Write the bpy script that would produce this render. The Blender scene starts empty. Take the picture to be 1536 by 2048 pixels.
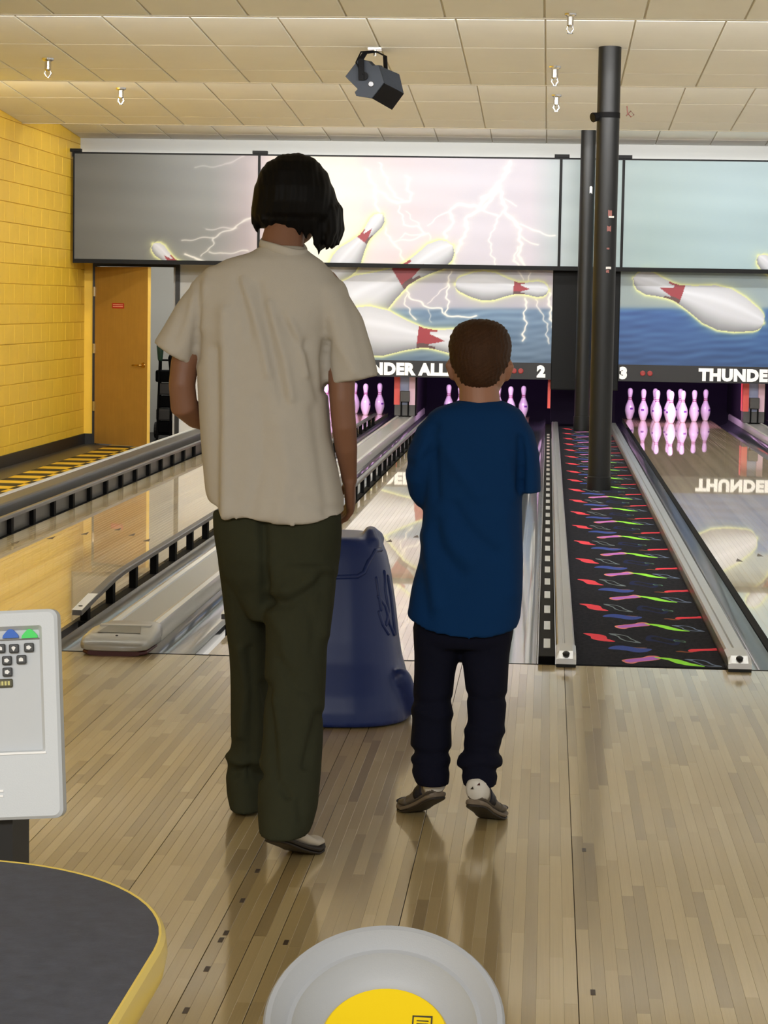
import bpy, bmesh, math, random
import numpy as np
from mathutils import Vector, Matrix

random.seed(7)
rng = np.random.default_rng(7)
scene = bpy.context.scene
C = scene.collection

# ------------------------------------------------------------------ camera
FPX = 4500.0                         # focal length in pixels of the 1536 x 2048 frame
CAM = Vector((0, 0, 1.35))           # metres; Y runs down the lanes, X to the right
_d = Vector((330 / FPX, 411 / FPX, -1)).normalized()
_u = Vector((0.0234, 1, 0)); _u = (_u - _d * _u.dot(_d)).normalized()
_x = _d.cross(_u)
W2C = Matrix((_x, _d, _u)).transposed()
C2W = W2C.transposed()
cam_data = bpy.data.cameras.new('camera')
cam_data.sensor_fit = 'HORIZONTAL'; cam_data.sensor_width = 36.0
cam_data.lens = FPX / 1536 * 36.0
cam_data.clip_start = 0.05; cam_data.clip_end = 200
cam = bpy.data.objects.new('camera', cam_data); C.objects.link(cam)
cam.matrix_world = Matrix.Translation(CAM) @ C2W.to_4x4()
scene.camera = cam

def P(px, py, Y):
    """measured photo pixel -> point on the upright plane at distance Y"""
    r = C2W @ Vector(((px - 768) / FPX, (1024 - py) / FPX, -1))
    return CAM + r * (Y / r.y)

def PZ(px, py, z):
    r = C2W @ Vector(((px - 768) / FPX, (1024 - py) / FPX, -1))
    return CAM + r * ((z - CAM.z) / r.z)

_W = np.array(W2C)
def proj_np(pts):
    c = (pts - np.array(CAM)) @ _W.T
    return 768 - FPX * c[:, 0] / c[:, 2], 1024 + FPX * c[:, 1] / c[:, 2]

# ------------------------------------------------------------------ world, exposure, big lamps
def lin(c):
    c = c / 255.0
    return c / 12.92 if c <= 0.04045 else ((c + 0.055) / 1.055) ** 2.4
def S(r, g, b): return (lin(r), lin(g), lin(b), 1.0)

world = bpy.data.worlds.new('world'); scene.world = world
world.use_nodes = True
world.node_tree.nodes['Background'].inputs[0].default_value = (1.0, 0.95, 0.86, 1)
world.node_tree.nodes['Background'].inputs[1].default_value = 0.55
vs = scene.view_settings
vs.view_transform = 'Standard'; vs.look = 'None'; vs.gamma = 1.0; vs.use_curve_mapping = False
vs.exposure = 0.14

def area(name, loc, direction, sx, sy, watts, color=(1, 1, 1), spread=180):
    l = bpy.data.lights.new(name, 'AREA'); l.shape = 'RECTANGLE'; l.size = sx; l.size_y = sy
    l.energy = watts; l.color = color; l.spread = math.radians(spread)
    o = bpy.data.objects.new(name, l); C.objects.link(o); o.location = loc
    dv = Vector(direction).normalized()
    o.rotation_euler = dv.to_track_quat('-Z', 'Y').to_euler()
    return o

WARM = (1.0, 0.985, 0.96)
# fluorescent strips tucked behind every step of the saw-tooth ceiling
LIPS = [(9.6, 3.12), (14.1, 3.12), (18.75, 3.16), (22.9, 3.13)]
for i, (ly, lz) in enumerate(LIPS):
    area('strip_up', (-0.4, ly + 0.16, lz + 0.04), (0, 0.55, 0.85), 8.4, 0.08, [85, 105, 62, 80][i], WARM)
    area('strip_forward', (-0.4, ly + 0.10, lz + 0.09), (0, 1.0, -0.42), 8.4, 0.08, [90, 90, 60, 46][i], (1.0, 0.98, 0.97), 130)
# added unseen fill light to brighten the yellow wall, behind the second step
area('aisle_fill', (-4.7, 18.95, 3.24), (-0.28, 0.85, -0.45), 0.9, 0.08, 42, (1.0, 0.97, 0.9))
# ceiling lamps over the seating area and the approach
area('approach_lamp', (-0.6, 2.2, 3.28), (0, 0.1, -1), 5.0, 0.6, 190, WARM)
area('approach_lamp', (-0.6, 6.6, 3.28), (0, 0.1, -1), 7.0, 0.3, 170, WARM)
area('seating_lamp', (-1.0, -1.5, 3.28), (0, 0.25, -1), 6.0, 1.2, 330, WARM)

# ------------------------------------------------------------------ materials
def nt(name):
    m = bpy.data.materials.new(name); m.use_nodes = True
    n = m.node_tree; b = n.nodes['Principled BSDF']
    return m, n, b
def N(n, t, **kw):
    o = n.nodes.new(t)
    for k, v in kw.items(): setattr(o, k, v)
    return o
def math_(n, op, a, b=None, c=None):
    o = n.nodes.new('ShaderNodeMath'); o.operation = op
    for i, v in enumerate((a, b, c)):
        if v is None: continue
        if isinstance(v, (int, float)): o.inputs[i].default_value = v
        else: n.links.new(v, o.inputs[i])
    return o.outputs[0]
def mixc(n, fac, a, b, mode='MIX'):
    o = n.nodes.new('ShaderNodeMix'); o.data_type = 'RGBA'; o.blend_type = mode
    for k, v in ((0, fac), (6, a), (7, b)):
        if isinstance(v, (int, float)): o.inputs[k].default_value = v
        elif isinstance(v, tuple): o.inputs[k].default_value = v
        else: n.links.new(v, o.inputs[k])
    return o.outputs[2]
def pos_scaled(n, sx, sy, sz):
    g = N(n, 'ShaderNodeNewGeometry')
    m = N(n, 'ShaderNodeVectorMath', operation='MULTIPLY')
    n.links.new(g.outputs['Position'], m.inputs[0]); m.inputs[1].default_value = (sx, sy, sz)
    return m.outputs[0]
def noise(n, vec, scale=1.0, detail=3.0, rough=0.55):
    t = N(n, 'ShaderNodeTexNoise'); t.inputs['Scale'].default_value = scale
    t.inputs['Detail'].default_value = detail; t.inputs['Roughness'].default_value = rough
    n.links.new(vec, t.inputs['Vector']); return t.outputs['Fac']

def pmat(name, col, rough=0.5, metal=0.0, coat=0.0, coat_rough=0.05, var=0.0, vscale=(8, 8, 8), bump=0.0, bscale=200, spec=0.5, sheen=0.0):
    m, n, b = nt(name)
    c = S(*col)
    b.inputs['Base Color'].default_value = c
    b.inputs['Roughness'].default_value = rough; b.inputs['Metallic'].default_value = metal
    b.inputs['Coat Weight'].default_value = coat; b.inputs['Coat Roughness'].default_value = coat_rough
    b.inputs['Specular IOR Level'].default_value = spec
    if sheen: b.inputs['Sheen Weight'].default_value = sheen
    if var:
        f = noise(n, pos_scaled(n, *vscale), 1.0, 4)
        lo = tuple(x * (1 - var) for x in c[:3]) + (1,); hi = tuple(min(1, x * (1 + var)) for x in c[:3]) + (1,)
        n.links.new(mixc(n, f, lo, hi), b.inputs['Base Color'])
    if bump:
        f2 = noise(n, pos_scaled(n, 1, 1, 1), bscale, 2)
        bp = N(n, 'ShaderNodeBump'); bp.inputs['Strength'].default_value = bump; bp.inputs['Distance'].default_value = 0.002
        n.links.new(f2, bp.inputs['Height']); n.links.new(bp.outputs[0], b.inputs['Normal'])
    return m

def wood(name, tones, rough, coat, coat_rough, grain=0.22, gs=(260, 3.0, 60), seg=False):
    m, n, b = nt(name)
    oi = N(n, 'ShaderNodeObjectInfo'); cr = N(n, 'ShaderNodeValToRGB')
    cr.color_ramp.interpolation = 'CONSTANT'
    e = cr.color_ramp.elements
    while len(e) < len(tones): e.new(0.5)
    for i, t in enumerate(tones):
        e[i].position = i / len(tones); e[i].color = S(*t)
    if seg:                              # a tone for every spliced length of a board
        g_ = N(n, 'ShaderNodeNewGeometry'); sp_ = N(n, 'ShaderNodeSeparateXYZ'); n.links.new(g_.outputs['Position'], sp_.inputs[0])
        k_ = math_(n, 'FLOOR', math_(n, 'ADD', math_(n, 'MULTIPLY', sp_.outputs[1], 1.15), math_(n, 'MULTIPLY', oi.outputs['Random'], 17.0)))
        w_ = N(n, 'ShaderNodeTexWhiteNoise', noise_dimensions='2D'); c_ = N(n, 'ShaderNodeCombineXYZ')
        n.links.new(k_, c_.inputs[0]); n.links.new(math_(n, 'MULTIPLY', oi.outputs['Random'], 91.7), c_.inputs[1]); n.links.new(c_.outputs[0], w_.inputs['Vector'])
        n.links.new(w_.outputs['Value'], cr.inputs[0])
    else: n.links.new(oi.outputs['Random'], cr.inputs[0])
    f = noise(n, pos_scaled(n, *gs), 1.0, 4)
    f2 = noise(n, pos_scaled(n, 6, 1.1, 6), 1.0, 3)
    g = math_(n, 'ADD', math_(n, 'MULTIPLY', f, grain), math_(n, 'MULTIPLY', f2, grain))
    g = math_(n, 'ADD', g, 1.0 - grain)
    v = N(n, 'ShaderNodeCombineXYZ')
    for i in range(3): n.links.new(g, v.inputs[i])
    n.links.new(mixc(n, 1.0, cr.outputs[0], v.outputs[0], 'MULTIPLY'), b.inputs['Base Color'])
    b.inputs['Roughness'].default_value = rough
    b.inputs['Coat Weight'].default_value = coat; b.inputs['Coat Roughness'].default_value = coat_rough
    return m

def attr_mat(name, rough=0.4, coat=0.0):
    m, n, b = nt(name)
    a = N(n, 'ShaderNodeAttribute'); a.attribute_name = 'print'
    n.links.new(a.outputs['Color'], b.inputs['Base Color'])
    b.inputs['Roughness'].default_value = rough; b.inputs['Coat Weight'].default_value = coat
    return m

M = {}
M['approach_wood'] = wood('approach_wood', [(198, 177, 127), (188, 166, 115), (204, 184, 136), (177, 156, 108), (194, 172, 122), (165, 144, 100)], 0.42, 1.0, 0.10, 0.2, seg=True)
M['lane_wood'] = wood('lane_wood', [(226, 204, 156), (214, 190, 142), (232, 212, 168), (206, 182, 134)], 0.25, 1.0, 0.02, 0.16)
M['subfloor'] = pmat('subfloor', (38, 30, 22), 0.8)
M['tile'] = pmat('acoustic_tile', (230, 231, 226), 0.9, bump=0.35, bscale=260, var=0.04, vscale=(3, 3, 3))
M['grid'] = pmat('ceiling_grid', (196, 190, 172), 0.7)
M['fascia'] = pmat('white_fascia', (214, 216, 214), 0.7)
M['yellow_block'] = pmat('yellow_painted_block', (236, 194, 58), 0.45, var=0.08, vscale=(4, 4, 4), bump=0.25, bscale=90)
M['mortar'] = pmat('painted_mortar', (232, 188, 54), 0.55)
M['black_base'] = pmat('black_vinyl', (22, 21, 20), 0.4)
M['check_yellow'] = pmat('yellow_vinyl_tile', (206, 168, 46), 0.5, var=0.08, spec=0.25)
M['check_black'] = pmat('black_vinyl_tile', (26, 25, 24), 0.5, spec=0.25)
M['border_floor'] = pmat('dark_border_floor', (52, 52, 50), 0.35)
M['white_wall'] = pmat('grey_white_wall', (205, 205, 200), 0.7)
M['store_floor'] = pmat('store_room_floor', (44, 44, 44), 0.6)
M['black_frame'] = pmat('black_door_frame', (18, 18, 18), 0.4)
M['door_wood'] = wood('door_wood', [(158, 118, 50), (158, 118, 50)], 0.4, 0.2, 0.2, 0.25, (40, 40, 2.5))
M['door_edge'] = pmat('pale_door_edge', (236, 196, 92), 0.5)
M['brass'] = pmat('brass', (190, 150, 80), 0.25, 1.0)
M['chrome'] = pmat('chrome', (215, 215, 215), 0.15, 1.0)
M['steel'] = pmat('brushed_aluminium', (205, 206, 208), 0.30, 0.9, var=0.06, vscale=(3, 60, 3))
M['red_plate'] = pmat('red_plate', (170, 30, 24), 0.5)
M['pale_print'] = pmat('pale_print', (225, 170, 150), 0.5)
M['mask_print'] = attr_mat('masking_print', 0.42)
M['mask_frame'] = pmat('black_masking_frame', (7, 8, 9), 0.55, spec=0.2)
M['strip_grey'] = pmat('charcoal_sign_strip', (44, 44, 46), 0.5, spec=0.3)
M['letter_white'] = pmat('white_lettering', (250, 250, 248), 0.5)
M['red_dot'] = pmat('red_indicator', (140, 36, 34), 0.35)
M['pin_white'] = pmat('pin_white', (245, 240, 245), 0.18, coat=0.6)
M['pin_stripe'] = pmat('pin_stripe', (170, 50, 110), 0.3)
M['pin_mark'] = pmat('pin_mark', (130, 70, 170), 0.4)
M['pit_dark'] = pmat('pit_dark', (16, 10, 26), 0.8, spec=0.1)
M['coral'] = pmat('coral_panel', (240, 92, 84), 0.4)
M['pink_panel'] = pmat('pale_pink_panel', (236, 196, 214), 0.4)
M['blue_panel'] = pmat('pale_blue_panel', (176, 188, 226), 0.3)
M['dark_grey'] = pmat('dark_grey_plastic', (70, 68, 66), 0.4)
M['gutter'] = pmat('gutter_grey', (78, 82, 88), 0.3, 0.0, coat=0.8, coat_rough=0.05)
M['cap_grey'] = pmat('grey_cap_plastic', (158, 158, 154), 0.32, coat=0.25, coat_rough=0.1)
M['cap_edge'] = pmat('grey_cap_edge', (196, 196, 190), 0.28, coat=0.3)
M['cap_dark'] = pmat('cap_recess_grey', (112, 110, 104), 0.4)
M['maroon'] = pmat('maroon_skid', (70, 18, 20), 0.5)
M['rail_dark'] = pmat('rail_charcoal', (84, 84, 86), 0.3, 0.3)
M['rail_black'] = pmat('rail_black', (8, 8, 9), 0.7, spec=0.1)
M['rail_white'] = pmat('rail_white_tip', (232, 232, 230), 0.4)
M['column'] = pmat('column_black', (17, 18, 18), 0.42, spec=0.35, var=0.25, vscale=(20, 20, 3))
M['rubber'] = pmat('black_rubber', (24, 24, 24), 0.6)
M['scuff'] = pmat('column_mark', (190, 186, 180), 0.6)
M['scuff_red'] = pmat('faded_sticker', (120, 72, 66), 0.6)
M['light_body'] = pmat('lamp_housing', (52, 56, 62), 0.7, spec=0.15)
M['light_dark'] = pmat('lamp_dark', (14, 14, 15), 0.7, spec=0.12)
M['lens'] = pmat('lamp_lens', (8, 8, 10), 0.35, spec=0.2)
M['skin'] = pmat('skin', (132, 92, 70), 0.5, var=0.06)
M['skin_pale'] = pmat('skin_pale', (160, 114, 90), 0.5, var=0.06)
M['hair_black'] = pmat('black_hair', (9, 8, 8), 0.6, spec=0.15)
M['hair_brown'] = pmat('auburn_hair', (64, 40, 22), 0.65, var=0.35, vscale=(70, 70, 25), bump=0.8, bscale=420, spec=0.25)
M['eye'] = pmat('eye', (236, 232, 226), 0.2)
M['shirt_white'] = pmat('oatmeal_cotton', (190, 185, 176), 0.9, bump=0.25, bscale=700, var=0.03, vscale=(40, 40, 40), spec=0.15)
M['pants_green'] = pmat('dark_olive_cotton', (54, 56, 42), 0.95, bump=0.25, bscale=700, var=0.12, vscale=(30, 30, 12), spec=0.12)
M['shirt_blue'] = pmat('blue_cotton', (8, 50, 96), 0.9, bump=0.2, bscale=700, var=0.06, spec=0.15)
M['jeans'] = pmat('dark_navy_denim', (16, 18, 34), 0.9, bump=0.3, bscale=600, var=0.2, vscale=(12, 12, 6), spec=0.15)
M['shoe_grey'] = pmat('shoe_grey', (104, 96, 86), 0.5)
M['shoe_silver'] = pmat('shoe_silver', (218, 215, 208), 0.35)
M['shoe_navy'] = pmat('shoe_navy', (26, 30, 46), 0.5)
M['shoe_white'] = pmat('shoe_white', (214, 206, 192), 0.5)
M['sole_dark'] = pmat('sole_dark', (44, 38, 34), 0.6)
M['sole_tan'] = pmat('sole_tan', (120, 108, 94), 0.6)
M['ramp_blue'] = pmat('ramp_blue_plastic', (16, 44, 110), 0.36, var=0.06)
M['console'] = pmat('console_grey_plastic', (198, 204, 210), 0.5, bump=0.1, bscale=500)
M['console_in'] = pmat('console_recess_grey', (186, 191, 196), 0.5)
M['console_line'] = pmat('console_pale_line', (236, 238, 240), 0.5)
M['key'] = pmat('key_dark', (62, 64, 66), 0.5)
M['key_mark'] = pmat('key_mark', (225, 226, 226), 0.5)
M['btn_blue'] = pmat('button_blue', (40, 96, 190), 0.4)
M['btn_green'] = pmat('button_green', (66, 210, 96), 0.4)
M['btn_yellow'] = pmat('button_yellow', (216, 196, 70), 0.4)
M['olive_label'] = pmat('olive_label', (74, 72, 52), 0.5)
M['olive_mark'] = pmat('olive_mark', (196, 190, 120), 0.5)
M['table_top'] = pmat('table_laminate', (66, 70, 82), 0.55, var=0.4, vscale=(60, 60, 60), bump=0.1, bscale=300)
M['table_edge'] = pmat('table_edge_yellow', (222, 196, 92), 0.35)
M['seat_grey'] = pmat('seat_grey_plastic', (168, 172, 178), 0.45, bump=0.12, bscale=500)
M['seat_yellow'] = pmat('seat_yellow_pad', (250, 216, 10), 0.5)
M['plug'] = pmat('board_plug', (58, 40, 26), 0.4)

# ------------------------------------------------------------------ mesh helpers
class MB:
    def __init__(s): s.v = []; s.f = []
    def add(s, v, f):
        o = len(s.v); s.v += [tuple(p) for p in v]; s.f += [tuple(i + o for i in q) for q in f]; return s
    def box(s, x0, x1, y0, y1, z0, z1, mat=None):
        v = [Vector((x, y, z)) for z in (z0, z1) for y in (y0, y1) for x in (x0, x1)]
        if mat is not None: v = [mat @ p for p in v]
        return s.add(v, [(0, 2, 3, 1), (4, 5, 7, 6), (0, 1, 5, 4), (2, 6, 7, 3), (0, 4, 6, 2), (1, 3, 7, 5)])
    def loft(s, rings, cap=True, close=False):
        n = len(rings[0]); v = [p for r in rings for p in r]; f = []
        k = len(rings)
        for i in range(k if close else k - 1):
            a = i * n; b = ((i + 1) % k) * n
            for j in range(n): f.append((a + j, a + (j + 1) % n, b + (j + 1) % n, b + j))
        if cap and not close:
            f.append(tuple(reversed(range(n)))); f.append(tuple((k - 1) * n + j for j in range(n)))
        return s.add(v, f)
    def prism(s, poly, a, b):
        """poly: list of 3D points (one end), swept by vector b-a"""
        d = Vector(b) - Vector(a)
        r0 = [Vector(p) for p in poly]; return s.loft([r0, [p + d for p in r0]])
    def lathe(s, prof, seg=24, mat=None):
        rings = []
        for r, h in prof:
            ring = [Vector((r * math.cos(t), r * math.sin(t), h)) for t in [2 * math.pi * j / seg for j in range(seg)]]
            rings.append([mat @ p for p in ring] if mat is not None else ring)
        return s.loft(rings)
    def tube(s, pts, rad, seg=10, flat=1.0, ref=None):
        pts = [Vector(p) for p in pts]
        if isinstance(rad, (int, float)): rad = [rad] * len(pts)
        rings = []; prev = None
        for i, p in enumerate(pts):
            t = (pts[min(i + 1, len(pts) - 1)] - pts[max(i - 1, 0)]).normalized()
            if prev is None:
                a = Vector(ref) if ref is not None else (Vector((0, 0, 1)) if abs(t.z) < 0.9 else Vector((1, 0, 0)))
            else: a = prev
            a = (a - t * a.dot(t)).normalized(); b = t.cross(a); prev = a
            r = rad[i]; ra, rb = (r if isinstance(r, tuple) else (r, r * flat))
            rings.append([p + a * ra * math.cos(q) + b * rb * math.sin(q) for q in [2 * math.pi * j / seg for j in range(seg)]])
        return s.loft(rings)
    def capsule(s, pts, rad, seg=10):
        """tube with rounded ends"""
        pts = [Vector(p) for p in pts]
        if isinstance(rad, (int, float)): rad = [rad] * len(pts)
        t0 = (pts[0] - pts[1]).normalized(); t1 = (pts[-1] - pts[-2]).normalized()
        g = lambda r: max(r) if isinstance(r, tuple) else r
        m = lambda r, k: tuple(x * k for x in r) if isinstance(r, tuple) else r * k
        P0 = [pts[0] + t0 * g(rad[0]) * a for a in (0.95, 0.7)]; R0 = [m(rad[0], 0.3), m(rad[0], 0.72)]
        P1 = [pts[-1] + t1 * g(rad[-1]) * a for a in (0.7, 0.95)]; R1 = [m(rad[-1], 0.72), m(rad[-1], 0.3)]
        return s.tube(P0 + pts + P1, R0 + list(rad) + R1, seg)
    def ball(s, c, rx, ry, rz, seg=16, rings=10, mat=None):
        R = []
        for i in range(rings):
            a = -math.pi / 2 + math.pi * (i + 0.5) / rings
            ring = [Vector((rx * math.cos(a) * math.cos(q), ry * math.cos(a) * math.sin(q), rz * math.sin(a))) for q in [2 * math.pi * j / seg for j in range(seg)]]
            R.append([(mat @ p if mat is not None else p) + Vector(c) for p in ring])
        return s.loft(R)
    def mesh(s, name, off=(0, 0, 0)):
        me = bpy.data.meshes.new(name)
        o = Vector(off)
        me.from_pydata([tuple(Vector(p) - o) for p in s.v], [], s.f); me.update()
        bm = bmesh.new(); bm.from_mesh(me); bmesh.ops.recalc_face_normals(bm, faces=bm.faces[:]); bm.to_mesh(me); bm.free()
        return me
    def build(s, name, mat, parent=None, smooth=False, label=None):
        loc = root_loc(parent)
        me = s.mesh(name, loc)
        return link(name, me, mat, parent, smooth, label)

def root_loc(parent):
    l = Vector((0, 0, 0)); p = parent
    while p is not None: l = l + p.location; p = p.parent
    return l
def link(name, me, mat, parent=None, smooth=False, label=None):
    if mat is not None and not me.materials: me.materials.append(M[mat] if isinstance(mat, str) else mat)
    if smooth:
        me.polygons.foreach_set('use_smooth', [True] * len(me.polygons))
        if smooth == 'auto': me.set_sharp_from_angle(angle=math.radians(38))
    o = bpy.data.objects.new(name, me); C.objects.link(o); o.parent = parent
    if label: o['label'] = label
    return o
def thing(name, label, cat, loc=(0, 0, 0), group=None):
    o = bpy.data.objects.new(name, None); o.empty_display_size = 0.1; C.objects.link(o)
    o.location = loc; o['label'] = label; o['category'] = cat
    if group: o['group'] = group
    return o
def tag(o, label, cat, group=None):
    o['label'] = label; o['category'] = cat
    if group: o['group'] = group
    return o
def struct(o): o['kind'] = 'structure'; return o
def copy_part(src, parent, loc=None, scale=None):
    c = src.copy(); C.objects.link(c); c.parent = parent
    if loc is not None: c.location = loc
    if scale is not None: c.scale = scale
    return c
def copy_tree(o, parent=None):
    c = o.copy(); C.objects.link(c); c.parent = parent
    for ch in o.children: copy_tree(ch, c)
    return c
def bevel(o, w, seg=2):
    b = o.modifiers.new('bevel', 'BEVEL'); b.width = w; b.segments = seg; b.limit_method = 'ANGLE'; b.angle_limit = math.radians(40)
    return o
def text_mesh(body, size, offset=0.0, extrude=0.002, align='LEFT'):
    cu = bpy.data.curves.new('lettering', 'FONT'); cu.body = body; cu.size = size; cu.offset = offset; cu.extrude = extrude
    cu.align_x = align; cu.space_character = 1.09; cu.resolution_u = 3
    o = bpy.data.objects.new('tmp', cu); C.objects.link(o)
    dg = bpy.context.evaluated_depsgraph_get(); me = bpy.data.meshes.new_from_object(o.evaluated_get(dg))
    bpy.data.objects.remove(o); bpy.data.curves.remove(cu)
    me.materials.clear()
    me.transform(Matrix.Rotation(math.pi / 2, 4, 'X'))
    return me
def fuse(mb, name, voxel, smooth=4, factor=0.5):
    """union of the closed shapes in mb as one continuous surface"""
    me = mb.mesh(name); o = bpy.data.objects.new('tmp', me); C.objects.link(o)
    r = o.modifiers.new('r', 'REMESH'); r.mode = 'VOXEL'; r.voxel_size = voxel
    if smooth:
        sm = o.modifiers.new('s', 'SMOOTH'); sm.iterations = smooth; sm.factor = factor
    dg = bpy.context.evaluated_depsgraph_get(); out = bpy.data.meshes.new_from_object(o.evaluated_get(dg))
    bpy.data.objects.remove(o); bpy.data.meshes.remove(me); out.name = name
    return out
def get_co(me):
    a = np.empty(len(me.vertices) * 3); me.vertices.foreach_get('co', a); return a.reshape(-1, 3)
def get_no(me):
    a = np.empty(len(me.vertices) * 3); me.vertices.foreach_get('normal', a); return a.reshape(-1, 3)
def set_co(me, a): me.vertices.foreach_set('co', a.ravel()); me.update()
def dist_poly(x, y, poly):
    d = np.full(x.shape, 1e9)
    for (ax, ay), (bx, by) in zip(poly[:-1], poly[1:]):
        dx, dy = bx - ax, by - ay; L = dx * dx + dy * dy
        t = np.clip(((x - ax) * dx + (y - ay) * dy) / L, 0, 1)
        d = np.minimum(d, np.hypot(x - ax - t * dx, y - ay - t * dy))
    return d
# ------------------------------------------------------------------ approach floor
FOUL = 8.45
LANE = {1: -2.50, 2: -0.74, 3: 1.466, 4: 3.226}
HW = 0.533; GW = 0.235
BW = 2 * HW / 39
floor = struct(MB().box(-3.45, 4.3, -1.0, FOUL, -0.30, -0.012).build('floor', 'subfloor'))
def board_proto(w):
    mb = MB(); c = 0.0004; h = w / 2 - 0.00005
    pr = [(-h, -0.014), (h, -0.014), (h, -c), (h - c, 0), (-h + c, 0), (-h, -c)]
    mb.loft([[Vector((x, 0, z)) for x, z in pr], [Vector((x, 1, z)) for x, z in pr]])
    return mb.mesh('board')
board_me = board_proto(BW); board_me.materials.append(M['approach_wood'])
x = -2.42; k = 0
while x < 1.32:
    gap = 0.0016 if random.random() < 0.07 else 0.0
    cut = 3.0 + random.random() * 4.6
    for y0, y1 in ((2.2, cut), (cut, FOUL)):
        o = bpy.data.objects.new('board', board_me); C.objects.link(o); o.parent = floor
        o.location = (x + BW / 2, y0 + 0.0006, 0); o.scale = (1, y1 - y0 - 0.0012, 1)
    x += BW + gap; k += 1
XR = x
mb = MB()
for a, b, y0, y1 in ((-3.45, -2.42, -1.0, FOUL), (XR, 4.3, -1.0, FOUL), (-2.42, XR, -1.0, 2.2)):
    q = a
    while q < b - 0.002:
        w = min(BW, b - q); mb.box(q + 0.0003, q + w - 0.0003, y0, y1, -0.013, 0.0); q += BW
o = mb.build('board_field', 'approach_wood', floor); o['kind'] = 'stuff'
for px, py in ((442, 1880), (452, 1866), (572, 1885), (485, 1801), (414, 1938), (372, 2021), (515, 1742), (1168, 1700), (1186, 1985)):
    p = PZ(px, py, 0)
    MB().box(p.x - 0.005, p.x + 0.005, p.y - 0.018, p.y + 0.018, -0.002, 0.0006).build('plug', 'plug', floor)
MB().box(-3.45, 4.3, FOUL - 0.004, FOUL + 0.012, -0.02, 0.0008).build('foul_line', 'rail_black', floor)

# ------------------------------------------------------------------ lanes
lane_me = board_proto(BW); lane_me.materials.append(M['lane_wood'])
LEND = 27.95
lane_label = {1: 'glossy maple lane nearest the yellow wall, mirroring the open door', 2: 'glossy maple lane ahead of the child, ending at pins marked 2',
              3: 'glossy maple lane right of the carpet strip, mirroring pins marked 3'}
for n, cx in LANE.items():
    if n < 4: L = thing('bowling_lane', lane_label[n], 'bowling lane', (cx, FOUL + 0.012, 0))
    else: L = struct(MB().box(cx - HW, cx + HW, FOUL + 0.012, LEND, -0.06, -0.014).build('floor', 'subfloor'))
    org = root_loc(L)
    for i in range(39):
        o = bpy.data.objects.new('board', lane_me); C.objects.link(o); o.parent = L
        o.location = Vector((cx - HW + (i + 0.5) * BW, FOUL + 0.013, 0)) - org; o.scale = (1, LEND - FOUL - 0.013, 1)
    if n < 4:
        MB().box(cx - HW, cx + HW, FOUL + 0.012, LEND, -0.06, -0.0145).build('bed', 'subfloor', L)
        for i in range(7):                       # aiming darts
            dx = (i - 3) * 0.137; y = FOUL + 3.7 + (3 - abs(i - 3)) * 0.28
            MB().add([(cx + dx - 0.018, y, 0.0006), (cx + dx + 0.018, y, 0.0006), (cx + dx, y + 0.15, 0.0006)], [(0, 1, 2)]).build('dart', 'plug', L)

# ------------------------------------------------------------------ gutters
def gutter(x0, x1, label):
    w = x1 - x0; r = w / 2; cx = (x0 + x1) / 2; t = 0.006
    prof = [(cx + r * math.cos(a), 0.0 + 0.075 * math.sin(a)) for a in [math.pi + math.pi * j / 14 for j in range(15)]]
    inner = prof; outer = [(x, z - t) for x, z in reversed(prof)]
    ring = inner + outer
    g = MB().loft([[Vector((x, FOUL + 0.012, z)) for x, z in ring], [Vector((x, LEND, z)) for x, z in ring]]).build('gutter', 'gutter', None, 'auto')
    return tag(g, label, 'gutter')
gutter(LANE[1] - HW - GW + 0.001, LANE[1] - HW - 0.042, 'grey half-round gutter between the checkered aisle and the leftmost lane')
gutter(LANE[1] + HW + 0.064, LANE[1] + HW + GW - 0.001, 'grey half-round gutter left of the grey ball return hood')
gutter(LANE[2] - HW - GW + 0.001, LANE[2] - HW - 0.050, 'grey half-round gutter behind the adult, right of the grey hood')
gutter(LANE[2] + HW, -0.012, 'shiny grey gutter right beside the child, left of the carpet strip')
gutter(0.789, LANE[3] - HW - 0.037, 'shiny blue-grey gutter right of the carpet strip')
gutter(LANE[3] + HW, LANE[3] + HW + GW, 'dark gutter at the far right of lane three near its pins')
gutter(LANE[4] - HW - GW, LANE[4] - HW, 'gutter cut off by the right picture edge near the coral panel')

# ------------------------------------------------------------------ division caps
def cap_run(x0, x1, z, name, label, mats=('cap_edge', 'cap_grey', 'cap_edge')):
    T = thing(name, label, 'lane divider', ((x0 + x1) / 2, FOUL, 0))
    MB().box(x0 + 0.02, x1 - 0.02, FOUL + (0.34 if abs(x0 + 1.731) < 1e-6 else 0.02), LEND, -0.06, z - 0.03).build('core', 'dark_grey', T)
    ys_ = FOUL + (0.34 if abs(x0 + 1.731) < 1e-6 else 0.25)
    o = MB().box(x0 + 0.025, x1 - 0.025, ys_, LEND, z - 0.03, z - 0.012).build('top_plate', mats[1], T)
    for xa, xb, mt_ in ((x0, x0 + 0.05, mats[0]), (x1 - 0.05, x1, mats[2])):
        cx = (xa + xb) / 2
        pr = [(xa, -0.02), (xa, z - 0.02), (xa + 0.008, z - 0.006), (cx, z), (xb - 0.008, z - 0.006), (xb, z - 0.02), (xb, -0.02)]
        MB().loft([[Vector((x, ys_, q)) for x, q in pr], [Vector((x, LEND, q)) for x, q in pr]]).build('side_rail', mt_, T, 'auto')
    return T
c12 = cap_run(-1.731, -1.509, 0.075, 'lane_divider', 'long grey divider running to the pins between the two left lanes')
hood = thing('ball_return_hood', 'rounded grey plastic hood at the foul line between the two left lanes', 'hood', (-1.62, 8.5, 0))
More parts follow.
